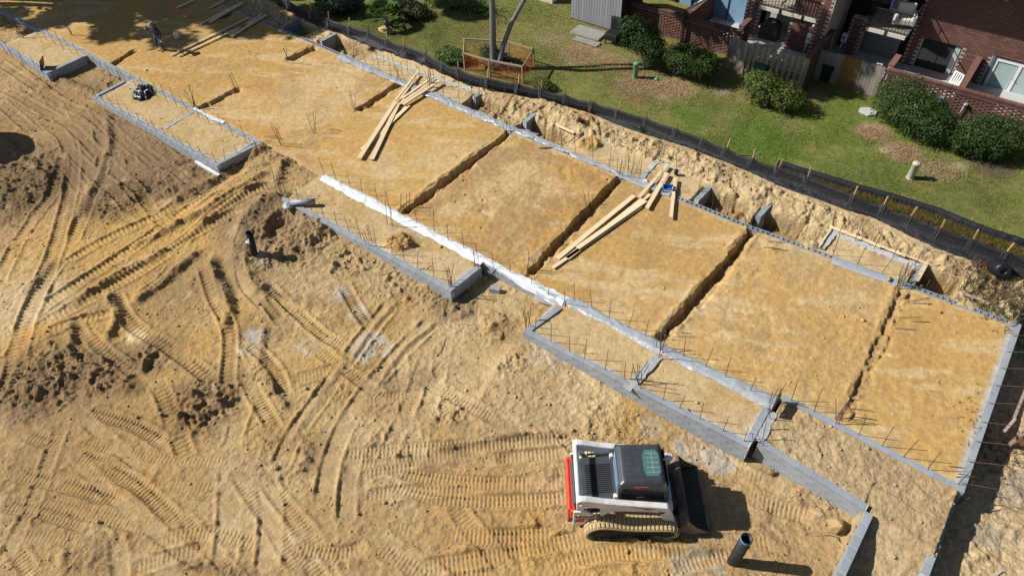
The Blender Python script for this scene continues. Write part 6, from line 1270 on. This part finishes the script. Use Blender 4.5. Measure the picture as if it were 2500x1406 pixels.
# ------------------------------------------------------------------ board fences
def board_mesh(w, h, mt, dog=True):
    pts = [(-w / 2, 0), (w / 2, 0), (w / 2, h - .04), (w / 4, h), (-w / 4, h), (-w / 2, h - .04)] if dog else [(-w / 2, 0), (w / 2, 0), (w / 2, h), (-w / 2, h)]
    return MB().prism(pts, -.009, .009).mesh('board', mt)
t = thing('board_fence', 'weathered grey board fence with five amber new boards in the middle', 'fence', (-7.3, 32.62, .22)); bw = .155; x = 0; i = 0
gm, nm_ = board_mesh(.145, 1.55, M_greywood), board_mesh(.15, 1.55, M_newwood)
while x < 2.95:
    nw = 7 <= i <= 11; o = link(bpy.data.objects.new('board', nm_ if nw else gm), t); o.location = (x + .07, random.uniform(-.006, .006) - (.01 if nw else 0), random.uniform(-.02, .02)); o.rotation_euler = (0, random.gauss(0, .006), 0)
    if nw: tag(o, 'new amber board')
    x += .165 if nw else .153; i += 1
for z in (.35, 1.2): MB().bar((0, .04, z), (2.95, .04, z), .04, .09).build('rail', M_greywood, t)
t = thing('picket_fence', 'tan shadow box picket fence with gaps, behind the yellow green shrub', 'fence', (-10.35, 31.0, .25)); pm = board_mesh(.15, 1.75, M_pickwood); n = 11
for i in range(n): o = link(bpy.data.objects.new('picket', pm), t); o.location = (.1 + i * .28, -.03, random.uniform(-.015, .015)); o.rotation_euler = (0, random.gauss(0, .01), 0)
for i in range(n - 1): o = link(bpy.data.objects.new('picket', pm), t); o.location = (.24 + i * .28, .07, -.12); o.scale = (.35, 1, .96)
for z in (.35, 1.0, 1.5): MB().bar((0, .02, z), (2.95, .02, z), .05, .1).build('rail', M_pickwood, t)
t = thing('board_fence', 'short grey board fence in dappled shade left of the pickets', 'fence', (-11.2, 31.2, .25)); gm2 = board_mesh(.145, 1.72, M_greywood)
for i in range(6): o = link(bpy.data.objects.new('board', gm2), t); o.location = (.07 + .15 * i, -.03 * i, random.uniform(-.02, .02))
# shed
sh = thing('garden_shed', 'grey vertical board shed wall in dappled shade at the top', 'shed', (-20.5, 31.45, .25)); sbm = board_mesh(.15, 3.6, mat('grey_blue_board', (.24, .25, .27), .9, .25, 3, .004, 30, stretch=(9, 9, .6), rnd=.12), False)
for i in range(19): o = link(bpy.data.objects.new('board', sbm), sh); o.location = (.08 + i * .165, 0, 0)
for i in range(14): o = link(bpy.data.objects.new('board', sbm), sh); o.location = (.02, .1 + i * .165, 0); o.rotation_euler = (0, 0, math.pi / 2)
MB().box((1.57, 1.2, 1.7), (3.06, 2.3, 3.5)).build('inner_body', M_dark, sh); MB().box((1.57, -.01, .02), (3.15, .06, .1)).build('sill_board', M_iron, sh)
tag(MB().box(P(1352, -32, .6), (1.6, 2.6, 1.2)).build('white_box', M_trim), 'pale wall corner showing at the top edge left of the grey shed', 'wall')
# slabs and clutter by the shed
M_shadec = mat('shaded_concrete', (.24, .235, .21), .95, .25, 5)  # concrete darkened, its colour carries the dappled shade of the trees
t = tag(MB().box((0, 0, .06), (1.75, 1.0, .12)).build('concrete_slab', M_shadec, bevel=.02), 'pale concrete slab on the leaf litter in front of the shed', 'slab'); t.location = P(1437, 84, .25); t.rotation_euler = (0, 0, .05)
t = tag(MB().box((0, 0, .04), (1.5, .45, .08)).build('concrete_slab', M_shadec, bevel=.02), 'narrow concrete step in front of the larger slab by the shed', 'slab'); t.location = P(1432, 104, .25); t.rotation_euler = (0, 0, .05)
t = thing('covered_chair', 'black covered garden chair beside the grey shed', 'chair', P(1497, 105, .27)); MB().box((0, 0, .42), (.75, .75, .35)).build('seat', M_black, t, bevel=.06); MB().box((.0, .32, .85), (.75, .2, .8)).build('backrest', M_black, t, bevel=.06)
for a in (-.3, .3):
    for c in (-.3, .3): MB().box((a, c, .12), (.05, .05, .26)).build('leg', M_iron, t)
t = thing('wheeled_bin', 'dark green wheeled bin behind the yellow green shrub at the pickets', 'bin', P(1852, 195, .27)); MB().prism([(-.24, 0), (.24, 0), (.3, .85), (-.3, .85)], -.28, .28).build('tub', M_gbin, t, bevel=.02); MB().box((0, 0, .9), (.66, .64, .07)).build('lid', M_gbin, t, bevel=.03)
t = thing('wheeled_bin', 'black wheeled bin in the dark corner by the brick partition', 'bin', P(1995, 212, .27) + Vector((.1, .8, 0))); MB().prism([(-.22, 0), (.22, 0), (.28, .8), (-.28, .8)], -.26, .26).build('tub', M_iron, t, bevel=.02); MB().box((0, 0, .84), (.6, .58, .07)).build('lid', M_iron, t, bevel=.03)
t = tag(MB().prism([(-.35, -.2), (.1, -.32), (.38, -.1), (.33, .25), (-.1, .33), (-.38, .12)], 0, .1, 'z').build('flat_stone', M_conc, bevel=.02), 'flat grey stone slab at the left foot of the big dark hedge', 'stone'); t.location = P(2118, 276, .27)
t = tag(MB().lathe([(0, 0), (.1, 0), (.12, .05), (.06, .1), (0, .11)], n=12).build('green_valve_cover', mat('bright_green', (.03, .35, .16), .5), smooth=True), 'bright green cap in the grass right of the pale green post', 'cap'); t.location = P(1602, 196, .27)
t = heap('white_bag', (1091, 128), .35, .22, .2, 'white plastic bag lying behind the silt fence at the top', 'bag', M_white, .2, .27, 9, 18)
# barbecue under its cover, in the balcony recess
t = thing('covered_grill', 'dark covered barbecue grill under the left balcony', 'grill', H0 + Vector((1.0, -1.1, 0))); MB().prism([(-.5, 0), (.5, 0), (.48, .8), (.2, 1.05), (-.2, 1.05), (-.48, .8)], -.3, .3).build('cover', mat('grey_cover', (.05, .048, .04), .9, .2), t, bevel=.05)
# white garden chair
t = thing('garden_chair', 'white slatted plastic garden chair behind the right hand brick screen', 'chair', (-1.75, 33.6, .27), -.5)
MB().box((0, 0, .42), (.5, .5, .03)).build('seat', M_wplain, t, bevel=.01)
for i in range(5): MB().bar((-.2 + i * .1, .22, .45), (-.2 + i * .1, .36, 1.45), .05, .02).build('slat', M_wplain, t)
MB().bar((-.24, .22, .45), (-.24, .36, 1.5), .03, .03).bar((.24, .22, .45), (.24, .36, 1.5), .03, .03).bar((-.24, .36, 1.48), (.24, .36, 1.48), .03, .05).bar((-.24, .3, 1.0), (.24, .3, 1.0), .03, .04).build('back_frame', M_wplain, t)
for s in (-1, 1): MB().tube([(s * .27, .25, .8), (s * .28, -.2, .82), (s * .26, -.25, .0)], .018, 6).build('armrest', M_wplain, t, True)
for a in (-.22, .22):
    for c in (-.22, .22): MB().box((a, c, .2), (.035, .035, .42)).build('leg', M_wplain, t)
# bicycle
def ring(r, w, c, name, mt, parent, n=24):
    MB().tube([(c[0] + r * math.cos(6.2832 * i / n), c[1], c[2] + r * math.sin(6.2832 * i / n)) for i in range(n + 1)], w, 6, False).build(name, mt, parent, True)
t = thing('bicycle', 'green bicycle leaning in the shaded yard behind the grey board fence', 'bicycle', (-5.1, 33.7, .27), .2, scale=1.05)
for x in (0, 1.05):
    w = link(bpy.data.objects.new('wheel', None), t); ring(.34, .018, (x, 0, .36), 'tyre', M_iron, w); ring(.31, .01, (x, 0, .36), 'rim', M_elec, w); b = MB()
    for i in range(10): b.tube([(x, 0, .36), (x + .31 * math.cos(i * .628), 0, .36 + .31 * math.sin(i * .628))], .003, 3, False)
    b.build('spokes', M_elec, w)
Mgf = mat('green_frame', (.04, .22, .12), .35)
MB().tube([(0, 0, .36), (.4, 0, .33), (.3, 0, .85)], .016, 6).tube([(.4, 0, .33), (.88, 0, .78)], .016, 6).tube([(.32, 0, .75), (.86, 0, .85)], .016, 6).tube([(0, 0, .36), (.31, 0, .78)], .01, 6).tube([(1.05, 0, .36), (.88, 0, .8), (.85, 0, 1.0)], .016, 6).build('frame', Mgf, t, True)
MB().tube([(.78, -.28, 1.08), (.85, -.1, 1.02), (.85, .1, 1.02), (.78, .28, 1.08)], .012, 6).build('handlebar', M_elec, t, True); MB().box((.28, 0, .92), (.26, .16, .06)).build('saddle', M_wplain, t, bevel=.02)
